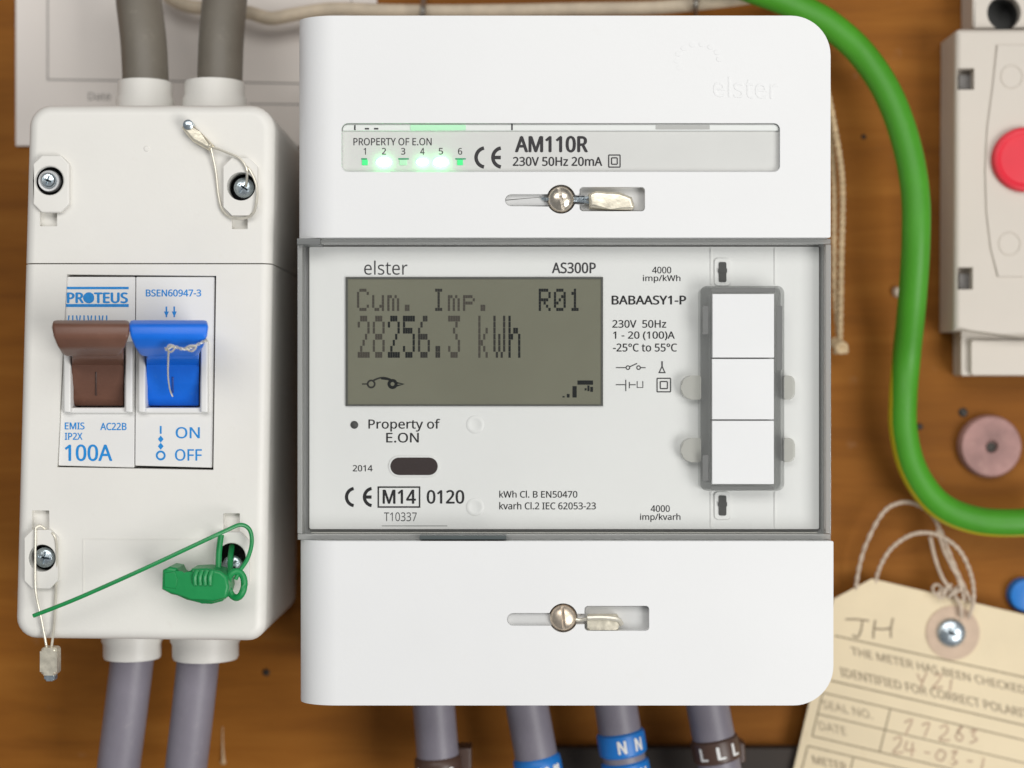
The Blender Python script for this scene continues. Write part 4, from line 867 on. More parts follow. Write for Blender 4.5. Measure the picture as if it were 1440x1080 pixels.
# left edge leans: (46 at top) -> (27 at bottom)
def lx(y): return 39 - (y - 147) * 0.0265
def rx(y): return 386 - (y - 147) * 0.018
def rounded(pts_corners, n=6):
    """polygon with per-corner radius: [(x,y,r)]"""
    out = []; N = len(pts_corners)
    for i, (x, y, r) in enumerate(pts_corners):
        if r <= 0: out.append((x, y)); continue
        p = Vector((x, y)); a = Vector(pts_corners[i - 1][:2]); b = Vector(pts_corners[(i + 1) % N][:2])
        u = (a - p).normalized(); v = (b - p).normalized()
        c = p + (u + v) * r
        for k in range(n + 1):
            f = R(90 * k / n)
            q = c - v * r * math.cos(f) - u * r * math.sin(f)
            out.append((q.x, q.y))
    return out
def onsplit(a, b): return abs(a[1] - 371) < 2 and abs(b[1] - 371) < 2
top = rounded([(lx(147), 146, 30), (rx(147), 146, 36), (rx(370), 370, 0), (lx(370), 370, 0)])
bot = rounded([(lx(371.5), 371.5, 0), (rx(371.5), 371.5, 0), (rx(903), 903, 26), (lx(898), 899, 30)])
def cyl(cx, cy, r, d0): return prism(circ(cx, cy, r, 28), d0, ID + 4, dref=ID)
icut = loft(top, 1.5, ID, 2.8, 6, square=onsplit)
itop = mk("upper_cover", icut, M_cream, iso)
carve(itop, [cyl(68, 254, 21, ID - 5), cyl(339, 262, 20, ID - 9),
             prism(rr(56, 294, 80, 318, 1), ID - 1.8, ID + 4, dref=ID), prism(rr(326, 300, 348, 322, 1), ID - 1.8, ID + 4, dref=ID)], bevel=0.2, seg=2)
ibot = mk("lower_cover", loft(bot, 1.5, ID, 2.8, 6, square=onsplit), M_cream, iso)
modq = [(94, 386), (304, 388), (300, 661), (80, 657)]
carve(ibot, [prism(modq, ID - 14, ID + 4, dref=ID), cyl(59, 785, 19, ID - 8), cyl(325, 782, 21, ID - 9),
             prism(rr(45, 718, 69, 745, 1), ID - 1.8, ID + 4, dref=ID), prism(rr(314, 722, 337, 750, 1), ID - 1.8, ID + 4, dref=ID)], bevel=0.25, seg=2)
# faint raised panel
bm = bmesh.new()
for q in ((116, 757, 296, 759), (116, 759, 118, 838)): box(*q, ID - 0.1, ID + 0.12, bm=bm)
mk("moulded_line", bm, M_cream, ibot)
mk("moulded_dimple", lathe(206, 209, [(0.8, ID - 0.1), (0.6, ID + 0.2), (0, ID + 0.25)], 14), M_cream, itop)

# screw bosses
def boss(outline, hole, parent, h=1.6):
    o = mk("screw_boss", prism(outline, ID - 0.2, ID + h, 0.0), M_cream, parent)
    carve(o, [prism(circ(*hole, 28), ID - 5, ID + 5, dref=ID + h)], bevel=0.45, seg=3)
def octo(x0, y0, x1, y1, c): return [(x0 + c, y0), (x1 - c, y0), (x1, y0 + c), (x1, y1 - c), (x1 - c, y1), (x0 + c, y1), (x0, y1 - c), (x0, y0 + c)]
boss(octo(46, 218, 97, 299, 12), (69, 254, 20), itop)
boss(octo(314, 222, 362, 303, 12), (339, 262, 20), itop)
boss(octo(34, 745, 81, 828, 11), (59, 785, 19), ibot)
boss(octo(300, 748, 350, 832, 12), (325, 784, 20), ibot)
def head(cx, cy, d, r1, parent, washer=True, slot=20):
    if washer: 
        w = mk("washer", lathe(cx, cy, [(r1 * 1.45, d - 2), (r1 * 1.45, d - 0.6), (r1 * 1.35, d - 0.3), (r1 * 1.02, d - 0.5), (r1 * 1.02, d - 2)], 28, dref=d), M_btn, parent)
    o = mk("screw", lathe(cx, cy, [(r1, d - 3), (r1, d), (r1 * 0.8, d + 0.5), (0, d + 0.75)], 24, dref=d), M_steel, parent)
    cs = []
    for rot in (slot, slot + 90):
        c = P(cx, cy, d); b = bmesh.new(); bmesh.ops.create_cube(b, size=1)
        for v in b.verts:
            q = Vector((v.co.x * r1 * 1.2, 0, v.co.z * 0.42)); q.rotate(Matrix.Rotation(R(rot), 3, 'Y'))
            v.co = Vector((c.x + q.x, -(d + 0.7) + v.co.y * 1.6 , c.z + q.z))
        cs.append(b)
    carve(o, cs)
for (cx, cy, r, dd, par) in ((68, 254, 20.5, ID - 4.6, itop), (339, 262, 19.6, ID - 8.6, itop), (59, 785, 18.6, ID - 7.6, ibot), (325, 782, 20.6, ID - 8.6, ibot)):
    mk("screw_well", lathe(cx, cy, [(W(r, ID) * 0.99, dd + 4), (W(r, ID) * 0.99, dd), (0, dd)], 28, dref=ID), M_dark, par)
head(68, 254, ID - 1.0, 1.9, itop)
head(343, 264, ID - 1.6, 2.5, itop, washer=False, slot=35)
head(63, 784, ID - 1.2, 2.5, ibot, washer=False, slot=10)
head(327, 795, ID - 1.0, 2.5, ibot, washer=False, slot=40)

# cable collars
def collar(cx, rpx, y0, y1, d, parent):
    """half-round cable entry: a short upright sleeve with a lip"""
    bm = bmesh.new(); n = 36; rings = []
    c0, c1 = P(cx, y0, d), P(cx, y1, d); r = W(rpx, d)
    for t, k in ((0, 0.86), (0, 0.97), (0.08, 1.0), (0.45, 1.0), (0.55, 1.06), (1, 1.06)):
        c = c0.lerp(c1, t)
        rings.append([bm.verts.new((c.x + r * k * math.cos(2 * math.pi * i / n), c.y + r * k * math.sin(2 * math.pi * i / n), c.z)) for i in range(n)])
    for A, B in zip(rings, rings[1:]):
        for i in range(n): bm.faces.new((A[i], B[i], B[(i + 1) % n], A[(i + 1) % n]))
    bm.faces.new(rings[0]); bm.faces.new(rings[-1])
    return mk("cable_collar", bm, M_cream, parent)
collar(204, 38, 116, 160, 31, itop); collar(302, 42, 116, 160, 31.5, itop)
collar(186, 40, 925, 880, 31, ibot); collar(289, 46, 926, 880, 31.5, ibot)

# switch module halves
MD = ID - 0.8
def module(x0t, x0b, x1t, x1b, wx0, wx1):
    q = [(x0t, 389), (x1t, 389), (x1b, 658), (x0b, 655)]
    o = mk("switch_module", prism(q, ID - 13, MD, 0.0), M_module, iso)
    carve(o, [box(wx0, 470, wx1, 573, ID - 11, ID + 5, dref=MD)], bevel=0.3, seg=2)
    for a, b in ((wx0 - 11, wx0 - 0.8), (wx1 + 0.8, wx1 + 11)):
        mk("cheek", prism([(a, 480), (b, 480), (b, 580), (a, 580)], MD - 0.5, MD + 2.2, 0.5, 3), M_module, o)
    mk("ledge", prism([(wx0 - 11, 573.5), (wx1 + 11, 573.5), (wx1 + 11, 581), (wx0 - 11, 581)], MD - 0.5, MD + 0.9, 0.3, 2), M_module, o)
    return o
mod1 = module(94.5, 82, 190.2, 188.6, 100, 175)
mod2 = module(191.4, 190.0, 302, 298.5, 205, 281)
def lever(name_m, parent, cx0, cx1, nx0, nx1):
    # neck and drum, then the flared cap
    def ext(prof, xl, xr, dref, bev):
        bm = bmesh.new(); L = []; Q = []
        for i, (py, d, il, ir) in enumerate(prof):
            p = P(xl + il, py, d); q = P(xr - ir, py, d)
            L.append(bm.verts.new(p)); Q.append(bm.verts.new(q))
        bm.faces.new(L); bm.faces.new(list(reversed(Q)))
        for i in range(len(prof)):
            j = (i + 1) % len(prof); bm.faces.new((L[i], Q[i], Q[j], L[j]))
        bmesh.ops.bevel(bm, geom=list(bm.edges), offset=bev, segments=3, profile=0.5, affect='EDGES', clamp_overlap=True)
        return bm
    o = mk("lever", ext([(488, 71, 0, 0), (505, 66, 0, 0), (513, 58.5, 0, 0), (540, 57.2, 0, 0), (571, 54.0, 0, 0), (571, 48, 0, 0), (488, 48, 0, 0)], nx0 + 1, nx1 - 1, 60, 0.5), name_m, parent)
    mk("lever_cap", ext([(450, 73, 2, 2), (456, 77, 0, 0), (474, 77.5, 2, 2), (490, 75, 9, 7), (501, 70, 19, 17), (500, 62, 19, 17), (470, 60, 10, 10), (452, 66, 5, 5)], cx0, cx1, 75, 0.9), name_m, o)
    return o
lv1 = lever(M_brown, mod1, 72, 184, 100, 175)
lv2 = lever(M_blue, mod2, 180, 294, 205, 281)
mk("score_line", tube([P(135, 523, 58.0), P(135, 540, 57.2), P(135, 556, 55.7)], 0.22, 6), mat("brown_dark", (0.06, 0.028, 0.02), 0.5), mod1)
mk("mark", tube([P(243, 530, 57.7), P(243, 540, 57.2), P(243, 552, 56.1)], 0.28, 6), mat("blue_dark", (0.003, 0.06, 0.33), 0.5), mod2)

# module printing
TM = MD + 0.05
def mt(s, x0, y0, x1, y1, par, bold=0.016, **k): return txt(s, x0, y0, x1, y1, TM, M_blueink, par, bold, **k)
mt("PROTEUS", 94, 411, 180, 426.5, mod1, 0.030)
bm = ribbon([(93, 405), (181, 405)], 3.4, TM); ribbon([(93, 429.6), (181, 429.6)], 4.2, TM, bm)
flat(circ(124, 418.8, 7.2, 20), TM + 0.03, bm)
mk("printed_bar", bm, M_blueink, mod1, smooth=None)
bm = bmesh.new()
for k in range(11): ribbon([(97 + k * 5.3, 443.5), (97 + k * 5.3 + (k % 3) - 1, 451)], 1.8, TM, bm)
mk("printed_mark", bm, M_blueink, mod1, smooth=None)
mt("BSEN60947-3", 205, 407, 283, 417, mod2, 0.018)
bm = bmesh.new()
for x in (234, 245):
    ribbon([(x, 431), (x, 446)], 2.2, TM, bm); flat([(x - 3.5, 438), (x + 3.5, 438), (x, 446)], TM + 0.01, bm)
mk("symbol", bm, M_blueink, mod2, smooth=None)
mt("EMIS", 91, 594, 119, 604, mod1); mt("AC22B", 141, 594.5, 178, 605, mod1); mt("IP2X", 91, 608.5, 116, 618.5, mod1)
mt("100A", 91, 625, 158, 648.5, mod1, 0.014)
mt("ON", 247, 600.5, 281, 616.5, mod2, 0.009); mt("OFF", 246, 631.5, 284, 648, mod2, 0.009)
bm = ribbon([(226, 599), (226, 610)], 2.6, TM)
for y in (617.5, 627.5):
    flat([(226, y - 5), (230, y), (226, y + 5), (222, y)], TM + 0.01, bm)
ribbon(circ(226, 640.5, 5.6, 20), 2.8, TM, bm, True)
mk("symbol", bm, M_blueink, mod2, smooth=None)

# ------------------------------------------------------------------ wire seals on the isolator
s3 = thing("wire_seal", "crimped ferrule seal on thin wire at the isolator's upper right screw", "seal", P(300, 240, ID), "crimped wire seals")
u = Vector((43, 40)).normalized(); nn = Vector((-u.y, u.x))
c0 = Vector((259, 174)); c1 = Vector((296, 207))
q = [c0 - nn * 7, c0 + nn * 7, c0 + u * 24 + nn * 10, c1 + nn * 5, c1 - nn * 5, c0 + u * 24 - nn * 7]
mk("ferrule", prism([(p.x, p.y) for p in q], ID + 0.6, ID + 3.4, 0.8, 3), M_ferrule, s3)
mk("ferrule_end", lathe(264, 175, [(1.25, ID + 0.8), (1.25, ID + 3.6), (0.8, ID + 3.9), (0, ID + 3.9)], 16), M_steel, s3)
bm = tube(spline([P(294, 205, ID + 2), P(318, 214, ID + 2.4), P(338, 224, ID + 2.6), P(347, 240, ID + 2.2), P(346, 262, ID - 1)]), 0.32, 8)
tube(spline([P(296, 207, ID + 2), P(303, 240, ID + 1), P(307, 275, ID + 0.5), P(313, 296, ID + 1), P(328, 307, ID + 1.2), P(352, 304, ID + 1.6), P(360, 288, ID + 2.2), P(361, 262, ID + 2.4), P(352, 240, ID + 2.2), P(346, 235, ID + 1.8)]), 0.34, 8, bm=bm)
mk("wire", bm, M_wire, s3)
s4 = thing("wire_seal", "ferrule seal hanging on wire below the isolator's lower left screw", "seal", P(67, 957, ID), "crimped wire seals")
mk("ferrule", prism(rr(56, 911, 80, 950, 5), ID - 1.0, ID + 2.6, 1.3, 4), M_ferrule, s4)
mk("ferrule_end", prism(rr(62, 948, 77, 958, 3), ID - 0.4, ID + 2.0, 0.6, 3), M_steel, s4)
bm = tube(spline([P(50, 742, ID + 2.0), P(49.5, 785, ID + 2.2), P(50, 830, ID + 2.2), P(58, 870, ID + 1.4), P(66, 912, ID + 0.8)]), 0.32, 8)
tube(spline([P(66, 746, ID + 0.6), P(78, 756, ID + 1.8), P(80, 790, ID + 1.4), P(78, 840, ID + 0.8), P(76, 880, ID + 0.8), P(72, 914, ID + 0.8)]), 0.32, 8, bm=bm)
tube(spline([P(50, 742, ID + 2.0), P(57, 739, ID + 1.6), P(66, 746, ID + 0.6)]), 0.32, 8, bm=bm)
mk("wire", bm, M_wire, s4)
s5 = thing("broken_seal_wire", "snapped silver wire twisted round the blue lever", "wire", P(245, 556, 77))
bm = tube(spline([P(237, 491, 79), P(236.5, 510, 74), P(236.5, 530, 66), P(239, 548, 60), P(243, 558, 59.5)]), 0.22, 6)
mk("hanging_end", bm, M_wire, s5)
bm = rope(spline([P(234, 492, 77.6), P(243, 487, 78.6), P(256, 490.5, 78), P(268, 489, 78), P(279, 484, 77.6), P(291, 478, 77)], 10), 0.24, 0.16, 2, 6)
tube(spline([P(232, 489, 77.6), P(240, 495, 78.4), P(246, 488, 78.8), P(238, 485, 78.6), P(233, 493, 78.2)]), 0.20, 6, bm=bm)
tube(spline([P(262, 491, 78), P(270, 494, 78.4), P(276, 487, 78.6), P(267, 486, 78.8), P(260, 490, 78.4)]), 0.22, 6, bm=bm)
mk("twist", bm, M_wire, s5)

# green pull-tight seal
gs = thing("cable_tie_seal", "green plastic pull-tight seal with long tail on the isolator", "seal", P(285, 850, ID))
body = [(228, 802), (238, 797), (249, 799), (252, 806), (258, 811), (265, 808), (269, 800), (290, 799), (310, 803), (319, 811), (322, 826), (318, 841), (300, 847), (268, 842), (240, 836), (227, 829)]
bo = mk("seal_body", prism(body, ID + 2.5, ID + 11, 0.8, 3), M_seal, gs)
low = [(240, 834), (262, 831), (300, 836), (318, 838), (312, 846), (297, 850), (284, 849), (262, 844)]
mk("seal_barrel", prism(low, ID + 1.5, ID + 8, 1.0, 3), M_seal, gs)
for k, x in enumerate((274, 281, 288, 295)):
    bm = tube(spline([P(x + 3, 803, ID + 11), P(x, 812, ID + 11.4), P(x + 0.5, 822, ID + 11)]), 0.62, 8)
    mk("grip_rib", bm, M_seal, bo)
mk("panel", prism([(231, 806), (246, 804), (250, 815), (247, 828), (231, 826)], ID + 10.6, ID + 11.35, 0.3, 2), M_seal, bo)
c = P(332, 822, ID + 7)
pts = [Vector((c.x + 2.0 * math.cos(a), c.y + 0.5 * math.sin(2 * a), c.z + 3.2 * math.sin(a))) for a in [2 * math.pi * i / 28 for i in range(28)]]
mk("eye_loop", tube(pts, 0.85, 10, closed=True), M_seal, gs)
tail = spline([P(47, 866, ID + 8), P(110, 841, ID + 9), P(200, 801, ID + 9.5), P(290, 759, ID + 8.5), P(318, 746, ID + 7), P(338, 738, ID + 5.5), P(351, 745, ID + 4.5), P(354, 764, ID + 4.2), P(348, 786, ID + 5), P(337, 803, ID + 6.5), P(331, 815, ID + 7)], 8)
mk("tail", tube(tail, 0.52, 10), M_seal, gs)
mk("strand", tube(spline([P(311, 752, ID + 3), P(308, 775, ID + 3.6), P(307, 802, ID + 5)]), 0.75, 10), M_seal, gs)
mk("anchor_loop", tube(spline([P(324, 808, ID + 6), P(324, 785, ID + 2), P(326, 768, ID - 2)]), 0.7, 10), M_seal, gs)

# ------------------------------------------------------------------ cables
def cable(label, pts, wpx, m, group, name="cable"):
    o = thing(name, label, "cable", pts[-1], group)
    d = -pts[0].y
    path = spline(pts, 10)
    mk("sheath", tube(path, W(wpx, d) / 2, 28), m, o)
    return o
cable("grey-brown cable entering the isolator's top, the left one", [P(190, -60, 24), P(195, 0, 27), P(202, 60, 30), P(205, 125, 31), P(205, 160, 31)], 63, M_cabbr, "cables into the isolator's top")
cable("grey-brown cable entering the isolator's top, the right one", [P(322, -60, 24), P(316, 0, 27), P(311, 60, 30), P(309, 125, 31), P(309, 160, 31)], 62, M_cabbr, "cables into the isolator's top")
cable("purple-grey cable leaving the isolator's bottom, the left one", [P(190, 880, 31), P(186, 925, 31), P(177, 1000, 30), P(166, 1085, 28), P(158, 1150, 26)], 60, M_cabpu, "cables below the isolator")
cable("purple-grey cable leaving the isolator's bottom, the right one", [P(283, 880, 31), P(279, 925, 31), P(271, 1000, 30), P(261, 1085, 28), P(254, 1150, 26)], 59, M_cabpu, "cables below the isolator")

def ring_marker(parent, path0, path1, t0, t1, rad, m, letters, spread, tabside=1):
    """sleeve round a straight cable stretch path0->path1 (mm points)"""
    ax = (path1 - path0).normalized()
    a = path0.lerp(path1, t0); b = path0.lerp(path1, t1)
    L = (b - a).length
    bm = bmesh.new()
    prof = [(rad * 1.02, 0), (rad * 1.13, L * 0.08), (rad * 1.15, L * 0.2), (rad * 1.15, L * 0.8), (rad * 1.13, L * 0.92), (rad * 1.02, L)]
    f = Vector((0, -1, 0)); f = (f - ax * f.dot(ax)).normalized(); s = f.cross(ax)
    if s.x < 0: s = -s
    n = 32; rings = []
    for r, h in prof:
        rings.append([bm.verts.new(a + ax * h + r * (math.cos(2 * math.pi * k / n) * f + math.sin(2 * math.pi * k / n) * s)) for k in range(n)])
    for A, B in zip(rings, rings[1:]):
        for k in range(n): bm.faces.new((A[k], B[k], B[(k + 1) % n], A[(k + 1) % n]))
    o = mk("marker_sleeve", bm, m, parent)
    rt = rad * 1.165
    for i, ch in enumerate(letters):
        vs, fs = glyphs(ch, 0.03)
        hgt, wid = L * 0.55, L * 0.38
        bm = bmesh.new(); bv = []
        for u_, v_, z_ in vs:
            ang = spread[i] + (u_ - 0.5) * wid / rt
            bv.append(bm.verts.new(a + ax * (L * 0.78 - v_ * hgt) + (rt + z_) * (math.cos(ang) * f + math.sin(ang) * s)))
        for fc in fs: bm.faces.new([bv[k] for k in fc])
        mk("lettering", bm, M_sleevetxt, o, smooth=None)
    return o

CD = 24
def mcable(label, xa, xb, wpx):
    # xa at y=992, xb at y=1080
    pts = [P(xa - (xb - xa) * 0.6, 930, CD), P(xa, 992, CD), P(xb, 1080, CD), P(xb + (xb - xa) * 0.7, 1150, CD)]
    o = cable(label, pts, wpx, M_cabpu, "cables below the meter")
    return o, P(xa, 992, CD), P(xb, 1080, CD)
rad = W(59, CD) / 2
o, a, b = mcable("purple-grey cable leftmost below the meter, brown L marker at its end", 610, 617, 59)
ring_marker(o, a, b, 0.80, 1.35, rad, M_sleeveN, "LLL", (-0.75, 0.0, 0.75))
mk("sleeve_flap", box(637, 1052, 663, 1100, CD - 8, CD - 1, 0.8), M_sleeveN, o)
o, a, b = mcable("purple-grey cable below the meter with a single blue N marker, second from left", 741, 757, 60)
ring_marker(o, a, b, 0.80, 1.35, rad, M_sleeveB, "NNL", (-0.1, 0.55, 1.1))
o, a, b = mcable("purple-grey cable below the meter with two blue N markers", 866, 880, 60)
ring_marker(o, a, b, 0.40, 0.78, rad, M_sleeveB, "NN", (-0.05, 0.7))
ring_marker(o, a, b, 0.87, 1.25, rad, M_sleeveB, "NN", (0.0, 0.75))
o, a, b = mcable("purple-grey cable rightmost below the meter, fully visible brown L marker", 995, 1012, 60)
ring_marker(o, a, b, 0.50, 0.87, rad, M_sleeveN, "LLL", (-0.65, 0.1, 0.8))
mk("sleeve_flap", prism([(1034, 1042), (1048, 1046), (1049, 1072), (1036, 1076)], CD - 8, CD - 1, 0.8), M_sleeveN, o)

# green earth cable with its yellow stripe
GD = 14
gp = [P(985, -45, 20), P(1040, -22, 20), P(1095, -2, 19), P(1130, 14, 18), P(1168, 36, 17), P(1212, 76, 16), P(1249, 132, 18), P(1274, 200, 20), P(1287, 270, 21), P(1288, 340, 21), P(1283, 420, 18), P(1275, 500, 12), P(1270, 560, 12), P(1271, 610, 12), P(1286, 664, 12.5), P(1320, 709, 13), P(1370, 731, 13.5), P(1430, 735, 14), P(1500, 728, 14)]
gc = thing("earth_cable", "thick green earth cable with a thin yellow stripe curving past the meter", "cable", P(1370, 731, 0))
path = spline(gp, 10)
mk("sheath", tube(path, W(39, 12) / 2, 28), M_green, gc)
def stripe_arc(t):      # the stripe winds from the outer side of the upper bend, behind, to the outer side of the lower bend
    k = min(1, max(0, (t - 0.42) / 0.26)); k = k * k * (3 - 2 * k)
    c = 268 + (84 - 268) * k
    return (c - 27, c + 27)
mk("stripe", tube(path, W(39, 12) / 2 + 0.06, 6, arc=stripe_arc, cap=False), M_yellow, gc)

# beige cord across the top
pts = [P(225, -14, 6), P(250, 3, 7), P(272, 10, 8), P(310, 12, 9), P(350, 18, 9), P(381, 26, 9), P(416, 20, 9), P(467, 13, 9), P(540, 15, 9), P(620, 16, 9), P(720, 15, 9), P(820, 13, 9), P(920, 11, 9), P(985, 5, 9), P(1050, -3, 9), P(1110, -14, 9)]
cd = mk("beige_cord", tube(spline(pts, 8), W(19, 9) / 2, 16), M_cord)
tag(cd, "old beige cord running along the top behind the meter", "cord")
for x, y in ((596, 14), (980, 3)):
    bm = tube(spline([P(x - 2, y + 16, 2), P(x - 2, y + 8, 12), P(x - 1, y - 4, 12.5), P(x, y - 18, 2)]), 0.8, 8)
    o = mk("cord_clip", bm, mat("clip_metal", (0.35, 0.33, 0.29), 0.4, metal=0.7))
    tag(o, "small dull metal clip over the beige cord, " + ("the left one" if x < 700 else "the right one near the green cable"), "cable clip", "clips on the beige cord")

# tan string looped beside the meter
st = thing("string_loop", "tan string loop hanging with a knot beside the meter's right edge", "string", P(1180, 495, 8))
for (pp, tn) in (([P(1162, 120, 14), P(1172, 170, 12), P(1182, 230, 11), P(1185, 280, 10), P(1183, 360, 9), P(1182, 430, 8), P(1181, 480, 7)], 26),
                 ([P(1160, 140, 10), P(1168, 190, 9), P(1173, 260, 8), P(1173, 340, 8), P(1174, 410, 7), P(1180, 478, 6)], 24)):
    mk("strand", rope(spline(pp, 14), 0.42, 0.55, 2, tn), M_string, st)
bm = bmesh.new()
for k in range(3):
    c = P(1180 + (k - 1) * 3, 483 + k * 3, 7 + k * 0.6)
    pts = [c + Vector((1.4 * math.cos(a), 0.8 * math.sin(a + k), 1.1 * math.sin(a))) for a in [2 * math.pi * i / 16 for i in range(16)]]
    tube(pts, 0.75, 8, closed=True, bm=bm)
tube(spline([P(1182, 486, 7), P(1186, 492, 7), P(1190, 494, 6)]), 0.8, 8, bm=bm)
tube(spline([P(1178, 486, 7), P(1177, 492, 7), P(1174, 495, 6)]), 0.8, 8, bm=bm)
mk("knot", bm, M_string, st)

# ------------------------------------------------------------------ grey box with red button
GB = 16.0
gb = thing("grey_switch_box", "pale grey plastic box with a red round button at right edge", "switch box", P(1445, 528, GB))
gb.location.y = 0
ox = 1444
main = [(1344, 44), (1350, 40), (2 * ox - 1350, 40), (2 * ox - 1344, 44), (2 * ox - 1342, 464), (1400 + 80, 473), (1440, 475), (1400, 469), (1370, 465), (1342, 465)]
mb = mk("housing", prism(main, 0.5, GB, 1.6, 4), M_grey, gb)
carve(mb, [box(1347, 96, 1370, 126, GB - 5, GB + 3, dref=GB), box(1347, 376, 1368, 407, GB - 5, GB + 3, dref=GB)], bevel=0.2, seg=2)
for (y0, y1) in ((96, 126), (376, 407)):
    mk("latch", box(1349, y0 + 9, 1369, y1 - 1, GB - 5, GB - 3.2), mat("latch_grey", (0.16, 0.15, 0.14), 0.5), mb)
left = [(1402, 63), (1397, 120), (1389, 180), (1386, 240), (1388, 300), (1394, 350), (1403, 389)]
pan = left + [(2 * ox - x, y) for x, y in reversed(left)]
pn = mk("front_panel", prism(pan, GB - 0.3, GB + 0.55, 0.25, 2), M_grey, gb)
for cy, cx in ((108, 1423), (343, 1420), (108, 2 * ox - 1423), (343, 2 * ox - 1420)):
    c = P(cx, cy, GB + 0.55)
    pts = [c + Vector((W(15, GB) * math.cos(a), 0, W(16, GB) * math.sin(a))) for a in [2 * math.pi * i / 28 for i in range(28)]]
    mk("moulded_ring", tube(pts, 0.25, 8, closed=True), M_grey, pn)
rb = W(45, GB)
mk("red_button", lathe(1441, 224, [(rb, GB - 0.2), (rb, GB + 2.0), (rb * 0.96, GB + 2.7), (rb * 0.88, GB + 3.0), (rb * 0.80, GB + 2.7), (rb * 0.75, GB + 2.4), (rb * 0.4, GB + 2.7), (0, GB + 2.8)], 48, dref=GB + 2), M_red, gb)
ub = mk("upper_block", prism(rr(1368, -70, 2 * ox - 1368, 39, 3), 0.5, 12, 0.6, 3), M_grey, gb)
carve(ub, [prism(circ(1412, 18, 24), 3, 14, dref=12)], bevel=0.2, seg=2)
c = P(1412, 18, 12)
mk("cable_hole", lathe(1412, 18, [(W(23.5, 12), 9), (W(23.5, 12), 3.2), (0, 3.2)], 28, dref=12), M_dark, ub)
lb = mk("lower_base", prism(rr(1352, 440, 2 * ox - 1352, 528, 2), 0.5, 9, 0.4, 2), M_grey, gb)
mk("base_plate", prism(rr(1366, 479, 2 * ox - 1366, 527, 2), 8.5, 11, 0.4, 2), M_grey, gb)

# ------------------------------------------------------------------ pink plug, blue plug
pk = thing("wall_plug", "pinkish round worn washer with a dark centre hole on the board", "washer", P(1395, 672, 0))
rp_ = W(44, 4)
mk("disc", lathe(1395, 628, [(rp_, 0), (rp_, 2.4), (rp_ * 0.93, 3.4), (rp_ * 0.5, 3.8), (rp_ * 0.22, 3.5), (rp_ * 0.18, 2.4), (0, 2.2)], 44, dref=4), M_pink, pk)
mk("centre_hole", lathe(1394, 629, [(rp_ * 0.17, 2.3), (rp_ * 0.15, 2.7), (0, 2.6)], 20), M_nail, pk)
bl = thing("blue_cap", "bright blue round cap half cut off by the right edge", "cap", P(1445, 865, 0))
mk("cap", lathe(1444, 838, [(4.8, 0), (4.8, 2.0), (4.3, 3.0), (3.2, 3.3), (0, 3.5)], 32), M_sleeveB, bl)

# ------------------------------------------------------------------ manila tag
TGD = 6.0
tg = thing("manila_tag", "manila card meter tag with printed form tied on string", "tag", P(1290, 1080, TGD))
sl = 0.236
ux, uy = math.cos(math.atan(sl)), math.sin(math.atan(sl))
E = (1340, 890)
def TL(u, v): return (E[0] + u * ux - v * uy, E[1] + u * uy + v * ux)
outl = [TL(-174, -8), TL(-128, -48), TL(128, -48), TL(174, -8), TL(174, 400), TL(-174, 400)]
sheet = mk("card", prism(outl, TGD - 0.5, TGD, 0.0), M_manila, tg)
mk("eyelet_patch", prism(circ(1340, 890, 38), TGD, TGD + 0.35, 0.1), M_eyelet, tg)
TT = TGD + 0.05
bm = bmesh.new()
def tl(x0, y0, x1, y1, w=2.0, k=0): ribbon([(x0, y0), (x1, y1)], w, TT + 0.004 * k, bm)
tl(1174, 894, 1470, 959, 2.2); tl(1168, 957, 1470, 1027, 2.2)
tl(1157, 974, 1470, 1048, 2.0); tl(1150, 1004, 1470, 1080, 1.8); tl(1142, 1035, 1470, 1113, 2.0)
tl(1157, 974, 1142, 1035, 2.0, 1); tl(1252, 997, 1237, 1057, 2.0, 2)
tl(1136, 1049, 1470, 1129, 2.0, 3); tl(1136, 1049, 1120, 1110, 2.0, 4); tl(1200, 1066, 1186, 1120, 2.0, 5)
mk("ruled_line", bm, M_tagink, sheet, smooth=None)
def tt(s, x, y, run, h, m=M_tagbold, bold=0.012, slope=0.226):   # baseline start x, y
    return txt(s, x, y - h, x + run, y, TT, m, sheet, bold, slope=slope, skew=-0.22)
tt("THE METER HAS BEEN CHECKED AND", 1198, 921, 285, 12)
tt("IDENTIFIED FOR CORRECT POLARITY", 1183, 951, 275, 13)
tt("SEAL NO.", 1158, 996, 70, 12, bold=0.0); tt("DATE", 1153, 1026, 38, 12, bold=0.0); tt("METER", 1144, 1074, 48, 12)
def hand(strokes, w, m=M_pencil):
    bm = bmesh.new()
    for k, s in enumerate(strokes):
        pts = spline([Vector((x, y, 0)) for x, y in s], 6)
        ribbon([(p.x, p.y) for p in pts], w, TT + 0.06 + 0.004 * k, bm)
    mk("handwriting", bm, m, sheet, smooth=None)
hand([[(1189, 871), (1205, 871), (1222, 873)], [(1213, 872), (1211, 886), (1206, 896), (1199, 893)], [(1231, 872), (1229, 885), (1228, 898)], [(1256, 869), (1253, 884), (1253, 897)], [(1230, 884), (1242, 885), (1254, 883)]], 2.6, M_tagbold)
hand([[(1290, 947), (1296, 958), (1304, 945)], [(1300, 953), (1294, 968)], [(1314, 950), (1324, 949), (1318, 960), (1312, 967), (1326, 966)], [(1338, 955), (1336, 972)]], 2.2)
hand([[(1272, 1016), (1283, 1012), (1276, 1028), (1274, 1034)], [(1296, 1020), (1307, 1017), (1300, 1036)], [(1322, 1023), (1331, 1020), (1332, 1029), (1321, 1040), (1336, 1041)], [(1347, 1026), (1353, 1022), (1344, 1036), (1350, 1042), (1354, 1036), (1346, 1028)], [(1364, 1029), (1373, 1026), (1368, 1034), (1374, 1040), (1364, 1045)]], 2.2)
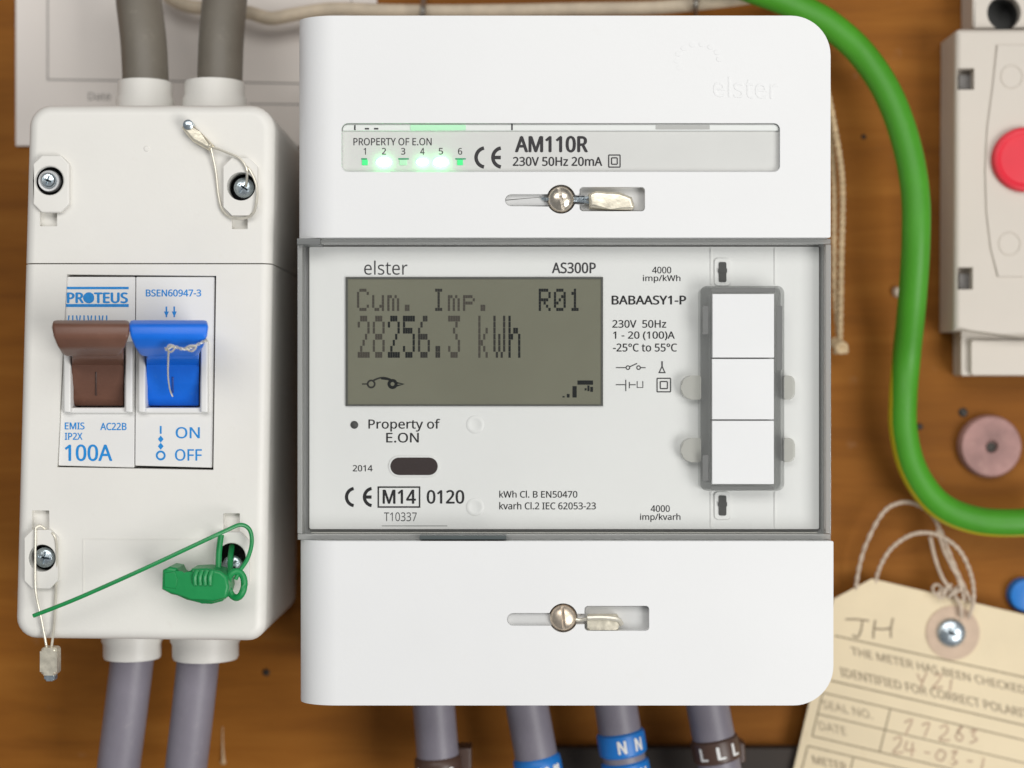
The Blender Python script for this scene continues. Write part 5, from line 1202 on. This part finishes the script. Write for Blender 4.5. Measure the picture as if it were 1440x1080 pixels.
hand([[(1256, 1040), (1266, 1036), (1266, 1046), (1256, 1058), (1270, 1058)], [(1276, 1042), (1273, 1054), (1287, 1055)], [(1284, 1044), (1282, 1064)], [(1300, 1058), (1308, 1059)], [(1322, 1054), (1316, 1064), (1324, 1070), (1330, 1060), (1322, 1054)], [(1338, 1058), (1346, 1056), (1340, 1066), (1346, 1072), (1338, 1076)], [(1360, 1070), (1368, 1071)], [(1384, 1066), (1380, 1084)]], 2.2)
# string through the eyelet
sg = W(6, 8) / 2
loops = [[P(1204, 838, 4), P(1205, 815, 7), P(1216, 770, 8), P(1240, 723, 8), P(1262, 708, 8), P(1285, 708, 6), P(1308, 722, 5), P(1322, 745, 7), P(1340, 790, 8), P(1360, 835, 8), P(1368, 850, 7.5)],
         [P(1231, 830, 4), P(1234, 806, 7), P(1250, 775, 8.5), P(1275, 755, 9), P(1300, 749, 9), P(1325, 755, 9), P(1350, 775, 9), P(1366, 810, 9), P(1369, 845, 8.5), P(1362, 868, 7.5)],
         [P(1308, 755, 7), P(1315, 785, 8), P(1325, 812, 8.5), P(1336, 828, 8.5), P(1350, 850, 8), P(1352, 868, 7.5)],
         [P(1318, 745, 8), P(1330, 780, 9.5), P(1348, 815, 10), P(1356, 845, 9)]]
sgo = None
for k, l in enumerate(loops):
    mk("string", rope(spline(l, 12), sg * 0.42, sg * 0.62, 2, 16), M_string2, tg)
bm = bmesh.new()
for k in range(5):
    c = P(1318 + k * 7, 829 + (k % 2) * 5, 8 + k * 0.3)
    pts = [c + Vector((1.3 * math.cos(a), 0.8 * math.sin(a + k), 1.3 * math.sin(a + k * 0.5))) for a in [2 * math.pi * i / 14 for i in range(14)]]
    tube(pts, 0.4, 7, closed=True, bm=bm)
mk("knot", bm, M_string2, tg)
sc = thing("tag_screw", "zinc cross-head screw in the manila tag's eyelet", "screw", P(1340, 911, TGD))
r1 = W(20.5, 8)
so = mk("head", lathe(1340, 891, [(r1, TGD + 0.4), (r1 * 0.98, TGD + 1.0), (r1 * 0.8, TGD + 1.7), (r1 * 0.4, TGD + 2.1), (0, TGD + 2.2)], 36), M_steel, sc)
cs = []
for rot in (25, 115):
    c = P(1340, 891, TGD + 2); b = bmesh.new(); bmesh.ops.create_cube(b, size=1)
    for v in b.verts:
        q = Vector((v.co.x * r1 * 0.95, 0, v.co.z * 0.8)); q.rotate(Matrix.Rotation(R(rot), 3, 'Y'))
        v.co = Vector((c.x + q.x, -(TGD + 2.2) + v.co.y * 1.6, c.z + q.z))
    cs.append(b)
carve(so, cs)
